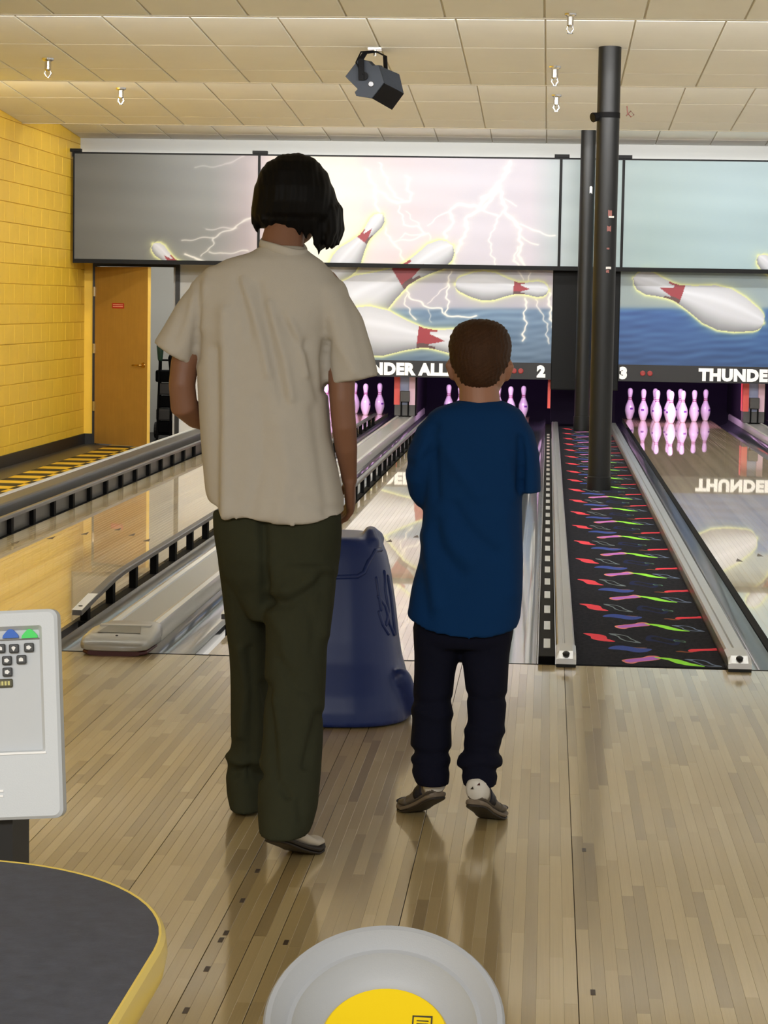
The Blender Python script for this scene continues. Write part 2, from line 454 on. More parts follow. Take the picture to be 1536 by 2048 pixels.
# rounded nose of the hood
cx = -1.62
def hood_ring(y, hw, zt, zb, ex=4.0, n=28):
    pts = []
    for j in range(n):
        a = 2 * math.pi * j / n; c, s = math.cos(a), math.sin(a)
        pts.append(Vector((cx + hw * math.copysign(abs(c) ** (2 / ex), c), y, (zt + zb) / 2 + (zt - zb) / 2 * math.copysign(abs(s) ** (2 / ex), s))))
    return pts
MB().loft([hood_ring(8.355, 0.085, 0.040, 0.022), hood_ring(8.362, 0.112, 0.05, 0.018), hood_ring(8.39, 0.132, 0.060, 0.016), hood_ring(8.46, 0.139, 0.072, 0.016),
           hood_ring(8.62, 0.139, 0.082, 0.004), hood_ring(8.72, 0.122, 0.082, 0.002), hood_ring(8.78, 0.118, 0.078, 0.002)]).build('shell', 'cap_grey', hood, 'auto')
MB().loft([hood_ring(8.365, 0.10, 0.022, 0.0), hood_ring(8.40, 0.125, 0.022, 0.0), hood_ring(8.60, 0.128, 0.018, 0.0)]).build('skid', 'maroon', hood)
MB().add([(cx - 0.085, 8.47, 0.0745), (cx + 0.085, 8.47, 0.0745), (cx + 0.065, 8.60, 0.0825), (cx - 0.065, 8.60, 0.0825)], [(0, 1, 2, 3)]).build('recess', 'cap_dark', hood)
MB().box(cx - 0.1, cx + 0.1, 8.605, 8.64, 0.079, 0.0845).build('lip', 'cap_edge', hood)
MB().ball((cx, 8.435, 0.068), 0.006, 0.006, 0.004, 8, 5).build('screw', 'rubber', hood)
c0 = cap_run(-3.49, -3.268, 0.10, 'lane_divider', 'silver-topped divider between checkered aisle and leftmost lane', ('cap_edge', 'dark_grey', 'dark_grey'))
MB().box(-3.47, -3.29, FOUL, LEND, -0.34, -0.06).build('skirt', 'dark_grey', c0)
c34 = cap_run(2.234, 2.458, 0.075, 'lane_divider', 'dark divider at the far right edge beneath the coral housing')

# ------------------------------------------------------------------ bumper rails
def bumper(x, label, zt=0.12, tip=True, w=0.032, y0=9.15, y1=25.3, step=0.56):
    T = thing('bumper_rail', label, 'bumper rail', (x, y0, 0))
    hw = w / 2
    path = [(y0, 0.062), (y0 + 0.35, 0.088), (y0 + 0.75, zt - 0.006), (y0 + 1.0, zt), (y1, zt)] if tip else [(y0, zt), (y1, zt)]
    pr = lambda y, z: [Vector((x - hw, y, z - 0.022)), Vector((x + hw, y, z - 0.022)), Vector((x + hw, y, z - 0.004)), Vector((x + hw - 0.005, y, z)), Vector((x - hw + 0.005, y, z)), Vector((x - hw, y, z - 0.004))]
    MB().loft([pr(y, z) for y, z in path]).build('rail', 'rail_dark', T)
    MB().box(x - hw, x + hw, y0 + 0.12, y1, -0.05, -0.002 if tip else 0.004).build('channel', 'rail_black', T)
    pm = None; y = y0 + 0.72 if tip else y0 + 0.2
    while y < y1:
        if pm is None:
            pm = MB().box(x - hw * 0.8, x + hw * 0.8, y - 0.03, y + 0.03, -0.004, zt - 0.021).build('post', 'rail_black', T)
            base = pm.location.copy(); yb = y
        else: copy_part(pm, T, base + Vector((0, y - yb, 0)))
        y += step
    if tip:
        MB().box(x - hw * 0.8, x + hw * 0.8, y0 + 0.14, y0 + 0.2, -0.004, 0.052).build('post', 'rail_black', T)
        z0, z1 = 0.062, 0.088
        MB().add([(x - hw - 0.001, y0 - 0.004, z0 + 0.002), (x + hw + 0.001, y0 - 0.004, z0 + 0.002), (x + hw + 0.001, y0 + 0.33, z1 + 0.002), (x - hw - 0.001, y0 + 0.33, z1 + 0.002),
                  (x - hw - 0.001, y0 - 0.004, z0 + 0.0005), (x + hw + 0.001, y0 - 0.004, z0 + 0.0005), (x + hw + 0.001, y0 + 0.33, z1 + 0.0005), (x - hw - 0.001, y0 + 0.33, z1 + 0.0005)],
                 [(0, 1, 2, 3), (4, 7, 6, 5), (0, 4, 5, 1), (2, 6, 7, 3), (1, 5, 6, 2), (0, 3, 7, 4)]).build('tip_plate', 'rail_white', T)
        MB().lathe([(0.009, 0), (0.009, 0.002)], 12, Matrix.Translation((x, y0 + 0.07, z0 + 0.0075))).build('screw', 'rail_black', T)
    return T
bumper(-1.925, 'black bumper rail with white tip beside the grey hood', w=0.04)
b_left = bumper(-3.055, 'long grey bumper rail on the wall side of the leftmost lane', 0.115)
MB().box(-3.072, -3.068, 9.9, 25.3, -0.002, 0.094).build('back_panel', 'dark_grey', b_left)
bumper(-1.305, 'black bumper rail between the adult and the child')
T = thing('bumper_rail', 'flat black slotted bumper rail along the left edge of the carpet strip', 'bumper rail', (0.024, FOUL, 0))
bevel(MB().box(-0.010, 0.055, FOUL + 0.02, 25.4, -0.05, 0.030).build('rail', 'rail_black', T), 0.006)
pd = None
for i in range(30):
    y = FOUL + 0.22 + 0.5 * i
    if pd is None: pd = MB().box(0.010, 0.036, y, y + 0.24, 0.029, 0.032).build('pad', 'cap_edge', T); b0 = pd.location.copy()
    else: copy_part(pd, T, b0 + Vector((0, 0.5 * i, 0)))
o = MB().box(LANE[3] - HW - 0.035, LANE[3] - HW - 0.002, FOUL + 0.1, 25.5, -0.07, 0.004).build('edge_strip', 'rail_black')
tag(o, 'black edge strip between the blue-grey gutter and lane three', 'edge strip')

# ------------------------------------------------------------------ carpet strip between the lane pairs
def carpet_mat():
    m, n, b = nt('neon_carpet')
    g = N(n, 'ShaderNodeNewGeometry'); sp = N(n, 'ShaderNodeSeparateXYZ'); n.links.new(g.outputs['Position'], sp.inputs[0])
    X = sp.outputs[0]; Y = math_(n, 'MODULO', math_(n, 'SUBTRACT', sp.outputs[1], FOUL), 0.93)
    wob = math_(n, 'MULTIPLY', math_(n, 'SUBTRACT', noise(n, pos_scaled(n, 26, 12, 1), 1.0, 1), 0.5), 0.05)
    base = mixc(n, noise(n, pos_scaled(n, 60, 24, 1), 1.0, 4), S(12, 12, 15), S(50, 50, 58))
    cur = base
    def ell(cx, cy, ax, ay, a, bb, col, inner=None, thr=0.55, wamp=1.0):
        nonlocal cur
        L = math.hypot(ax, ay); ax, ay = ax / L, ay / L
        dx = math_(n, 'SUBTRACT', X, cx); dy = math_(n, 'SUBTRACT', Y, cy)
        u = math_(n, 'ADD', math_(n, 'MULTIPLY', dx, ax), math_(n, 'MULTIPLY', dy, ay))
        v = math_(n, 'ADD', math_(n, 'MULTIPLY', dx, -ay), math_(n, 'MULTIPLY', dy, ax))
        sw = math_(n, 'MULTIPLY', math_(n, 'SINE', math_(n, 'MULTIPLY', u, 3.2 / a)), bb * 0.45)
        v = math_(n, 'ADD', v, math_(n, 'ADD', math_(n, 'MULTIPLY', wob, wamp * 0.35), sw))
        e = math_(n, 'ADD', math_(n, 'POWER', math_(n, 'ABSOLUTE', math_(n, 'DIVIDE', u, a)), 2.0), math_(n, 'POWER', math_(n, 'ABSOLUTE', math_(n, 'DIVIDE', v, bb)), 2.0))
        cur = mixc(n, math_(n, 'LESS_THAN', e, 1.0), cur, S(*col))
        if inner is not None:
            cur = mixc(n, math_(n, 'LESS_THAN', e, thr), cur, S(*inner) if isinstance(inner, tuple) else base)
    ell(0.495, 0.70, 1, 0.1, 0.07, 0.10, (36, 44, 80), 0, 0.35)
    ell(0.235, 0.73, 0.099, -0.193, 0.125, 0.034, (236, 78, 90))
    ell(0.343, 0.727, 0.112, -0.237, 0.14, 0.026, (120, 132, 138), 0, 0.5)
    ell(0.352, 0.437, 1, 0, 0.086, 0.062, (66, 84, 156))
    ell(0.352, 0.47, 1, 0.05, 0.070, 0.016, (150, 110, 100))
    ell(0.352, 0.440, 1, 0, 0.080, 0.052, (66, 84, 156))
    ell(0.648, 0.465, 0.123, 0.12, 0.085, 0.030, (234, 72, 86))
    ell(0.565, 0.40, 1, -0.1, 0.035, 0.014, (140, 84, 60))
    ell(0.388, 0.173, 0.091, 0.182, 0.118, 0.042, (230, 140, 130), (186, 116, 212), 0.6)
    ell(0.620, 0.132, 0.105, -0.144, 0.105, 0.03, (114, 130, 160), 0, 0.5)
    ell(0.530, 0.142, 0.156, -0.177, 0.135, 0.027, (160, 244, 80))
    ell(0.562, 0.685, 1, 0.3, 0.022, 0.03, (96, 130, 110), 0, 0.4)
    n.links.new(cur, b.inputs['Base Color']); b.inputs['Roughness'].default_value = 0.95; b.inputs['Specular IOR Level'].default_value = 0.1
    f2 = noise(n, pos_scaled(n, 1, 1, 1), 380, 2)
    bp = N(n, 'ShaderNodeBump'); bp.inputs['Strength'].default_value = 0.8; bp.inputs['Distance'].default_value = 0.004
    n.links.new(f2, bp.inputs['Height']); n.links.new(bp.outputs[0], b.inputs['Normal'])
    return m
M['carpet'] = carpet_mat()
o = MB().box(0.134, 0.699, FOUL + 0.012, 25.5, -0.05, 0.003).build('carpet_strip', 'carpet')
tag(o, 'black carpet strip with neon squiggles around the two columns', 'carpet')

def silver_rail(x0, x1, label):
    T = thing('metal_rail', label, 'metal rail', ((x0 + x1) / 2, FOUL, 0))
    w = x1 - x0; zt = 0.055
    pr = [(x0, -0.04), (x0, zt - 0.01), (x0 + 0.006, zt), (x0 + w * 0.33, zt), (x0 + w * 0.36, zt - 0.008), (x0 + w * 0.42, zt - 0.008), (x0 + w * 0.46, zt), (x1 - 0.006, zt), (x1, zt - 0.01), (x1, -0.04)]
    MB().loft([[Vector((x, FOUL + 0.16, z)) for x, z in pr], [Vector((x, 25.5, z)) for x, z in pr]]).build('extrusion', 'steel', T)
    MB().loft([[Vector((x, y, 0.012 + (zt + dz - 0.012) * q)) for x, q in ((x0 - 0.003, 0), (x0 - 0.003, 0.8), (x0 + 0.01, 1), (x1 - 0.01, 1), (x1 + 0.003, 0.8), (x1 + 0.003, 0))]
               for y, dz in ((FOUL - 0.05, -0.022), (FOUL + 0.0, 0.0), (FOUL + 0.17, 0.004))]).build('end_cap', 'steel', T)
    MB().box(x0 - 0.002, x1 + 0.002, FOUL - 0.048, FOUL + 0.06, 0.0, 0.013).build('rubber_foot', 'rubber', T)
    MB().ball(((x0 + x1) / 2, FOUL - 0.02, 0.048), 0.014, 0.02, 0.010, 12, 6).build('bolt', 'rubber', T)
silver_rail(0.060, 0.130, 'silver aluminium rail along the left edge of the neon carpet')
silver_rail(0.703, 0.785, 'silver aluminium rail along the right edge of the neon carpet')

# ------------------------------------------------------------------ columns
def column(cx, cy, r, ztop, label):
    T = thing('column', label, 'column', (cx, cy, 0.003))
    MB().lathe([(r, 0.003), (r, ztop)], 40, Matrix.Translation((cx, cy, 0))).build('shaft', 'column', T, 'auto')
    return T
near = column(0.400, 16.72, 0.083, 3.262, 'nearer and taller round black column rising from the neon carpet')
MB().lathe([(0.088, 0.003), (0.088, 0.10), (0.084, 0.104)], 40, Matrix.Translation((0.40, 16.72, 0))).build('base_collar', 'column', near, 'auto')
far = column(0.384, 24.68, 0.081, 3.275, 'farther round black column, left of the nearer one')
MB().lathe([(0.088, 0.003), (0.088, 0.16), (0.084, 0.164)], 40, Matrix.Translation((0.384, 24.68, 0))).build('base_collar', 'column', far, 'auto')
def surface_mark(T, cx, cy, r, px, py, w, h, mat, Y):
    p = P(px, py, Y); a0 = math.asin(max(-0.95, min(0.95, (p.x - cx) / r))); k = w / r
    pts = []
    for a in (a0 - k / 2, a0, a0 + k / 2):
        for dz in (-h / 2, h / 2):
            pts.append((cx + (r + 0.0015) * math.sin(a), cy - (r + 0.0015) * math.cos(a), p.z + dz + random.uniform(-1, 1) * h * 0.15))
    MB().add(pts, [(0, 2, 3, 1), (2, 4, 5, 3)]).build('column_mark', mat, T)
for px, py, w, h, mt in ((1220, 427, 0.03, 0.045, 'scuff_red'), (1223, 434, 0.045, 0.012, 'scuff'), (1218, 458, 0.03, 0.04, 'scuff_red'), (1216, 497, 0.02, 0.012, 'scuff_red'), (1217, 536, 0.04, 0.015, 'scuff'), (1215, 543, 0.022, 0.02, 'scuff_red')):  # sticker residue on the nearer column
    surface_mark(near, 0.40, 16.72, 0.083, px, py, w, h, mt, 16.64)
surface_mark(far, 0.384, 24.68, 0.081, 1182, 380, 0.03, 0.07, 'letter_white', 24.6)  # plain white patch on the farther column
# small spotlight strapped to the nearer column
sp_ = thing('spotlight', 'small black spotlight clamped high on the nearer black column', 'spotlight', tuple(P(1205, 233, 16.72)))
a = P(1207, 231, 16.72); b_ = P(1186, 235, 16.66)
MB().tube([a, a.lerp(b_, 0.6), b_], [0.018, 0.03, 0.036], 16).build('barrel', 'light_dark', sp_, 'auto')
d_ = (b_ - a).normalized()
MB().tube([b_, b_ + d_ * 0.004], [0.03, 0.03], 16).build('lens', 'lens', sp_)
MB().lathe([(0.0855, -0.02), (0.0855, 0.02)], 32, Matrix.Translation((0.40, 16.72, a.z))).build('clamp_band', 'light_dark', sp_, 'auto')
wp = [P(x, y, 16.72) for x, y in ((1252, 232), (1262, 222), (1268, 230), (1262, 234), (1255, 226), (1254, 212))]
MB().tube(wp, 0.004, 6).build('wire', 'scuff_red', sp_, True)
# ------------------------------------------------------------------ saw-tooth ceiling
WX = -5.40; RX = 4.3
SECT = [(9.6, 3.33, 14.1, 3.12, [9.6, 10.7, 11.9, 13.1, 14.1]), (14.1, 3.36, 18.75, 3.16, [14.1, 15.57, 16.79, 18.01, 18.75]),
        (18.75, 3.37, 22.9, 3.13, [18.75, 19.9, 21.1, 22.3, 22.9]), (22.9, 3.37, 26.0, 3.175, [22.9, 24.1, 25.3, 25.75])]
mb = MB()
prof = [(-1.0, 3.30), (9.6, 3.12)]
for y0, z0, y1, z1, _ in SECT: prof += [(y0 + 0.001, z0), (y1, z1)]
t = 0.02
for (ya, za), (yb, zb) in zip(prof[:-1], prof[1:]):
    mb.add([(WX, ya, za), (RX, ya, za), (RX, yb, zb), (WX, yb, zb), (WX, ya, za + t + 0.3), (RX, ya, za + t + 0.3), (RX, yb, zb + t + 0.3), (WX, yb, zb + t + 0.3)],
           [(0, 1, 2, 3), (4, 7, 6, 5), (0, 4, 5, 1), (3, 2, 6, 7), (0, 3, 7, 4), (1, 5, 6, 2)])
ceiling = struct(mb.build('ceiling', 'grid'))
def tile_proto():
    m_ = MB(); e = 0.010; c = 0.016; h = 0.009
    r0 = [(e, e, 0), (1 - e, e, 0), (1 - e, 1 - e, 0), (e, 1 - e, 0)]
    m_.loft([[Vector((x, y, 0)) for x, y in ((e, e * .6), (1 - e, e * .6), (1 - e, 1 - e * .6), (e, 1 - e * .6))],
             [Vector((x, y, -h * 0.6)) for x, y in ((e, e * .6), (1 - e, e * .6), (1 - e, 1 - e * .6), (e, 1 - e * .6))],
             [Vector((x, y, -h)) for x, y in ((c, c * .6), (1 - c, c * .6), (1 - c, 1 - c * .6), (c, 1 - c * .6))]])
    return m_.mesh('ceiling_tile')
tile_me = tile_proto(); tile_me.materials.append(M['tile'])
xs = [WX] + [-0.07 + 0.61 * k for k in range(-8, 8)] 
for y0, z0, y1, z1, rows in SECT:
    sl = math.atan2(z1 - z0, y1 - y0)
    for ra, rb in zip(rows[:-1], rows[1:]):
        za = z0 + (z1 - z0) * (ra - y0) / (y1 - y0)
        for xa, xb in zip(xs[:-1], xs[1:]):
            o = bpy.data.objects.new('ceiling_tile', tile_me); C.objects.link(o); o.parent = ceiling
            o.location = (xa, ra, za - 0.0005); o.rotation_euler = (sl, 0, 0); o.scale = (xb - xa, (rb - ra) / math.cos(sl), 1)
for y0, z0, y1, z1, rows in SECT:                      # metal trim on every lip
    MB().box(WX, RX, y1 - 0.03, y1 + 0.004, z1 - 0.012, z1 + 0.03).build('lip_trim', 'grid', ceiling)
f_ = struct(MB().box(WX, RX, 25.75, 25.80, 2.90, 3.20).build('trim_1', 'fascia'))

def sprinkler(px, py, Y, zc, label, k=1.0):
    p = P(px, py, Y); p.z = zc
    T = thing('sprinkler_head', label, 'sprinkler', tuple(p))
    Mx = Matrix.Translation(p)
    MB().lathe([(0.048 * k, 0.0), (0.046 * k, -0.012 * k), (0.030 * k, -0.022 * k), (0.026 * k, -0.024 * k)], 20, Mx).build('escutcheon', 'chrome', T, 'auto')
    MB().lathe([(0.026 * k, -0.02 * k), (0.026 * k, -0.085 * k), (0.018 * k, -0.10 * k)], 12, Mx).build('body', 'chrome', T)
    for s in (-1, 1):
        MB().tube([p + Vector((s * 0.016 * k, 0, -0.09 * k)), p + Vector((s * 0.026 * k, 0, -0.115 * k)), p + Vector((s * 0.006 * k, 0, -0.145 * k))], 0.006 * k, 6).build('frame_arm', 'chrome', T)
    MB().lathe([(0.005 * k, -0.14 * k), (0.024 * k, -0.146 * k), (0.024 * k, -0.150 * k)], 12, Mx).build('deflector', 'chrome', T)
def zc(Y):
    for y0, z0, y1, z1, _ in SECT:
        if y0 <= Y <= y1: return z0 + (z1 - z0) * (Y - y0) / (y1 - y0) - 0.010
def on_ceiling(px, py, lo, hi):
    """distance at which the sight line through the pixel meets the ceiling between lo and hi"""
    best = min(np.linspace(lo, hi, 400), key=lambda Y: abs(P(px, py, Y).z - zc(Y)))
    return float(best)
for px, py, lo, hi, lab in ((96, 117, 15, 18.7, 'chrome sprinkler head at the upper left, above the yellow wall'), (242, 176, 19.5, 22.8, 'smaller chrome sprinkler head above the left end of the grey storm panel'),
                            (1141, 28, 10, 14.05, 'largest chrome sprinkler head, nearest the top picture edge'), (1110, 133, 15, 18.7, 'middle chrome sprinkler head of the three left of the columns'), (1113, 190, 19.5, 22.8, 'lowest chrome sprinkler head of the three left of the columns')):
    Y = on_ceiling(px, py, lo, hi); sprinkler(px, py, Y, zc(Y) + 0.001, lab, 1.0 if Y > 15 else 0.8)

# effect light hung from the ceiling
Y = 16.86
top = P(750, 104, Y); cy = P(748, 165, Y)
el = thing('effect_light', 'grey angular disco effect light hanging under the ceiling tiles', 'stage light', (top.x, Y, zc(Y)))
MB().box(top.x - 0.05, top.x + 0.05, Y - 0.05, Y + 0.05, zc(Y) - 0.012, zc(Y) + 0.004).build('ceiling_plate', 'chrome', el)
MB().tube([(top.x, Y, zc(Y) - 0.01), (top.x, Y, top.z - 0.03)], 0.012, 8).build('hanger', 'chrome', el)
def EP(px, py, y): return P(px, py, y)
# yoke
yk = [EP(723, 160, Y - 0.16), EP(722, 118, Y - 0.14), EP(730, 106, Y - 0.08), EP(752, 103, Y), EP(770, 112, Y + 0.12), EP(772, 150, Y + 0.15)]
MB().tube(yk, [(0.022, 0.006)] * 6, 8).build('yoke', 'light_dark', el)
# housing: faceted shell with its side towards us, window aimed down and to the right
side = [(690, 153), (717, 118), (736, 122), (745, 131), (757, 130), (768, 165), (743, 197), (712, 192), (709, 184), (715, 178)]
bevel(MB().loft([[EP(x, y, Y - 0.12) for x, y in side], [EP(x + 8, y + 1, Y - 0.05) for x, y in side]]).build('side_shell', 'light_body', el), 0.004)
nq = [(757, 130), (768, 165), (743, 197), (724, 150)]; fq = [(799, 148), (808, 186), (783, 220), (766, 168)]
bevel(MB().loft([[EP(x, y, Y - 0.11) for x, y in nq], [EP(x, y, Y + 0.06) for x, y in fq]]).build('housing', 'light_body', el), 0.004)
a4 = [EP(768, 165, Y - 0.11), EP(743, 197, Y - 0.11), EP(783, 220, Y + 0.06), EP(808, 186, Y + 0.06)]
nn = (a4[1] - a4[0]).cross(a4[3] - a4[0]).normalized()
if nn.y > 0: nn = -nn
cc = sum(a4, Vector()) / 4
MB().loft([[cc + (p_ - cc) * 0.97 + nn * 0.001 for p_ in a4], [cc + (p_ - cc) * 0.95 + nn * 0.010 for p_ in a4]]).build('window', 'lens', el)
MB().lathe([(0.030, -0.012), (0.030, 0.012)], 16, Matrix.Translation(EP(728, 152, Y - 0.14)) @ Matrix.Rotation(math.pi / 2, 4, 'X')).build('yoke_knob', 'light_dark', el)
MB().lathe([(0.024, -0.004), (0.018, 0.004)], 16, Matrix.Translation(EP(742, 168, Y - 0.125)) @ Matrix.Rotation(math.pi / 2, 4, 'X')).build('side_cap', 'rail_dark', el)
MB().tube([EP(726, 150, Y - 0.16), EP(712, 125, Y - 0.12), EP(722, 104, Y - 0.05), EP(748, 102, Y)], 0.006, 6).build('cable', 'light_dark', el, True)

# ------------------------------------------------------------------ yellow block wall, aisle floor, door wall
AZ = -0.34
wall_left = struct(MB().box(WX - 0.2, WX - 0.012, -1.0, 26.2, AZ, 3.7).build('wall_left', 'mortar'))
blk = MB()
r = 0.006
blk.loft([[Vector((x0, y, z)) for y, z in ((a0, a1), (1 - a0, a1), (1 - a0, 1 - a1), (a0, 1 - a1))] for x0, a0, a1 in ((0, 0.006, 0.012), (0.010, 0.006, 0.012), (0.012, 0.012, 0.024))])
blk_me = blk.mesh('block'); blk_me.materials.append(M['yellow_block'])
BH = 0.203; BL = 0.406; nrow = 0; z = AZ
while z < 3.40:
    off = 0 if nrow % 2 else BL / 2
    y = 26.0 + (0 if off == 0 else -0.0)
    ys = []
    yy = 26.0
    first = BL if off == 0 else BL / 2
    while yy > 20.9:
        y2 = yy - (first if yy == 26.0 else BL); ys.append((y2, yy)); yy = y2
    for ya, yb in ys:
        o = bpy.data.objects.new('block', blk_me); C.objects.link(o); o.parent = wall_left
        o.location = (WX - 0.012, ya, z); o.scale = (1, yb - ya, BH)
    z += BH; nrow += 1
MB().box(WX - 0.011, WX - 0.001, -1.0, 21.05, AZ, 3.7).build('block_field', 'yellow_block', wall_left)
struct(MB().box(WX, WX + 0.018, 8.0, 26.0, AZ, AZ + 0.12).build('baseboard_left', 'black_base'))
aisle = struct(MB().box(WX, -3.45, 8.0, 28.6, AZ - 0.1, AZ - 0.003).build('floor', 'store_floor'))
MB().box(WX + 0.018, -5.05, 8.0, 26.0, AZ - 0.003, AZ).build('border', 'border_floor', aisle)
tm = MB().box(0.002, 0.303, 0.002, 0.303, -0.003, 0.0).mesh('floor_tile')
tms = []
for k_ in ('check_yellow', 'check_black'):
    t_ = tm.copy(); t_.materials.append(M[k_]); tms.append(t_)
for j in range(30):
    for i in range(5):
        o = bpy.data.objects.new('floor_tile', tms[(i + j) % 2]); C.objects.link(o); o.parent = aisle
        o.location = (-5.05 + 0.305 * i, 26.0 - 0.305 * (j + 1), AZ)
DY = 26.0
DL, DR, DT = -5.245, -4.325, 1.73
wb = MB()
wb.box(WX, DL - 0.05, DY, DY + 0.12, AZ, 3.3)
struct(wb.build('wall_back_left', 'yellow_block'))
wb = MB(); wb.box(DR + 0.05, -3.52, DY, DY + 0.12, AZ, 3.3); wb.box(DL - 0.05, DR + 0.05, DY, DY + 0.12, DT + 0.05, 3.3)
struct(wb.build('wall_back', 'white_wall'))
struct(MB().box(WX, DL - 0.05, DY - 0.014, DY, AZ, AZ + 0.12).build('baseboard_back', 'black_base'))
# store room
wb = MB(); wb.box(-5.6, -3.62, 28.5, 28.6, AZ, 2.4); wb.box(-5.7, -5.6, DY + 0.12, 28.6, AZ, 2.4); wb.box(-3.62, -3.52, DY + 0.12, 28.6, AZ, 2.4)
struct(wb.build('wall_store_room', 'white_wall'))
struct(MB().box(-5.7, -3.52, DY + 0.12, 28.6, 2.4, 2.45).build('ceiling', 'white_wall'))
area('store_room_lamp', (-4.5, 27.2, 2.36), (0, 0, -1), 1.2, 0.3, 16, (1, 0.97, 0.92))
# door
door = struct(thing('door_1', '', '', (DL, DY, AZ))); del door['label']; del door['category']
MB().box(DL - 0.05, DL, DY - 0.03, DY + 0.14, AZ, DT + 0.05).build('jamb', 'black_frame', door)
MB().box(DR, DR + 0.05, DY - 0.03, DY + 0.14, AZ, DT + 0.05).build('jamb', 'black_frame', door)
MB().box(DL, DR, DY - 0.03, DY + 0.14, DT, DT + 0.05).build('head_jamb', 'black_frame', door)
MB().box(DR - 0.03, DR - 0.003, DY + 0.02, DY + 0.14, AZ, DT).build('stop', 'white_wall', door)
ang = math.radians(-37)
DM = Matrix.Translation((DL + 0.012, DY - 0.03, 0)) @ Matrix.Rotation(ang, 4, 'Z')
leaf = MB().box(0, 0.895, -0.045, 0.0, AZ + 0.012, DT - 0.01, DM).build('leaf', 'door_wood', door)
MB().box(0.894, 0.898, -0.044, -0.001, AZ + 0.014, DT - 0.012, DM).build('edge', 'door_edge', leaf)
for hz in (0.05, 0.72, 1.38):
    MB().lathe([(0.012, hz), (0.012, hz + 0.11)], 10, DM @ Matrix.Translation((-0.012, -0.045, 0))).build('hinge', 'chrome', door)
    MB().box(-0.03, 0.012, -0.050, -0.044, hz, hz + 0.11, DM).build('hinge_leaf', 'chrome', door)
pl = MB().box(0.30, 0.50, -0.049, -0.045, 1.245, 1.305, DM).build('sign_plate', 'red_plate', leaf)
for zz in (1.262, 1.283): MB().box(0.315, 0.485, -0.0505, -0.049, zz, zz + 0.007, DM).build('print_line', 'pale_print', pl)
MB().lathe([(0.032, 0), (0.028, 0.012)], 16, DM @ Matrix.Translation((0.83, -0.045, 0.605)) @ Matrix.Rotation(math.pi / 2, 4, 'X')).build('handle_rose', 'brass', leaf, 'auto')
MB().tube([DM @ Vector(p_) for p_ in ((0.83, -0.05, 0.605), (0.83, -0.095, 0.605), (0.80, -0.105, 0.605), (0.70, -0.10, 0.602))], [0.011, 0.011, 0.011, 0.008], 10).build('handle', 'brass', leaf, True)
MB().tube([DM @ Vector(p_) for p_ in ((0.83, 0.0, 0.605), (0.83, 0.05, 0.605), (0.80, 0.06, 0.605), (0.71, 0.055, 0.602))], [0.011, 0.011, 0.011, 0.008], 10).build('handle', 'brass', leaf, True)
# stored gear glimpsed through the doorway
def store(px, py, y): q = P(px, py, y); return q
g1 = thing('hand_truck', 'black loaded trolley with tubes glimpsed through the open door', 'trolley', (-4.55, 27.2, AZ))
for s in (-0.16, 0.16):
    MB().tube([(-4.55 + s, 27.2, AZ + 0.12), (-4.55 + s, 27.25, 0.75), (-4.55 + s * 0.6, 27.35, 0.86)], 0.016, 8).build('upright', 'rail_black', g1)
    MB().lathe([(0.10, -0.02), (0.10, 0.02)], 16, Matrix.Translation((-4.55 + s * 1.25, 27.22, AZ + 0.105)) @ Matrix.Rotation(math.pi / 2, 4, 'Y')).build('wheel', 'rubber', g1)
for hz in (-0.1, 0.15, 0.4, 0.62): MB().tube([(-4.71, 27.22, hz), (-4.39, 27.22, hz)], 0.012, 8).build('crossbar', 'rail_black', g1)
MB().box(-4.72, -4.38, 26.95, 27.22, AZ + 0.06, AZ + 0.075).build('toe_plate', 'rail_black', g1)
for i in range(5):
    z0_ = AZ + 0.08 + i * 0.155
    bo = MB().box(-4.70 + random.uniform(-.03, .03), -4.40 + random.uniform(-.03, .03), 26.97, 27.19, z0_, z0_ + 0.145)
    o = bo.build('machine_part', 'dark_grey' if i % 2 else 'rail_black'); bevel(o, 0.02)
    tag(o, ['lowest', 'second lowest', 'middle', 'second highest', 'topmost'][i] + ' dark machine part stacked on the trolley behind the door', 'machine part', 'parts stacked on the trolley')
for i, (a_, b_, c_) in enumerate((((-4.66, 26.72, -0.34), (-4.64, 26.80, 0.80), 'green'), ((-4.50, 26.72, -0.34), (-4.50, 26.80, 0.66), 'black'), ((-4.37, 26.72, -0.34), (-4.39, 26.80, 0.44), 'white'))):
    T = thing('tool_pole', c_ + '-headed tool pole leaning against the trolley behind the door', 'tool', a_)
    MB().tube([a_, b_], 0.013, 8).build('shaft', 'rail_black', T)
    M.setdefault('tool_green', pmat('tool_green', (40, 74, 54), 0.5)); M.setdefault('tool_white', pmat('tool_white', (205, 205, 200), 0.5))
    MB().capsule([Vector(b_) - Vector((0, 0, 0.16)), Vector(b_)], [0.03, 0.045], 10).build('head', {'green': 'tool_green', 'black': 'rail_black', 'white': 'tool_white'}[c_], T, True)

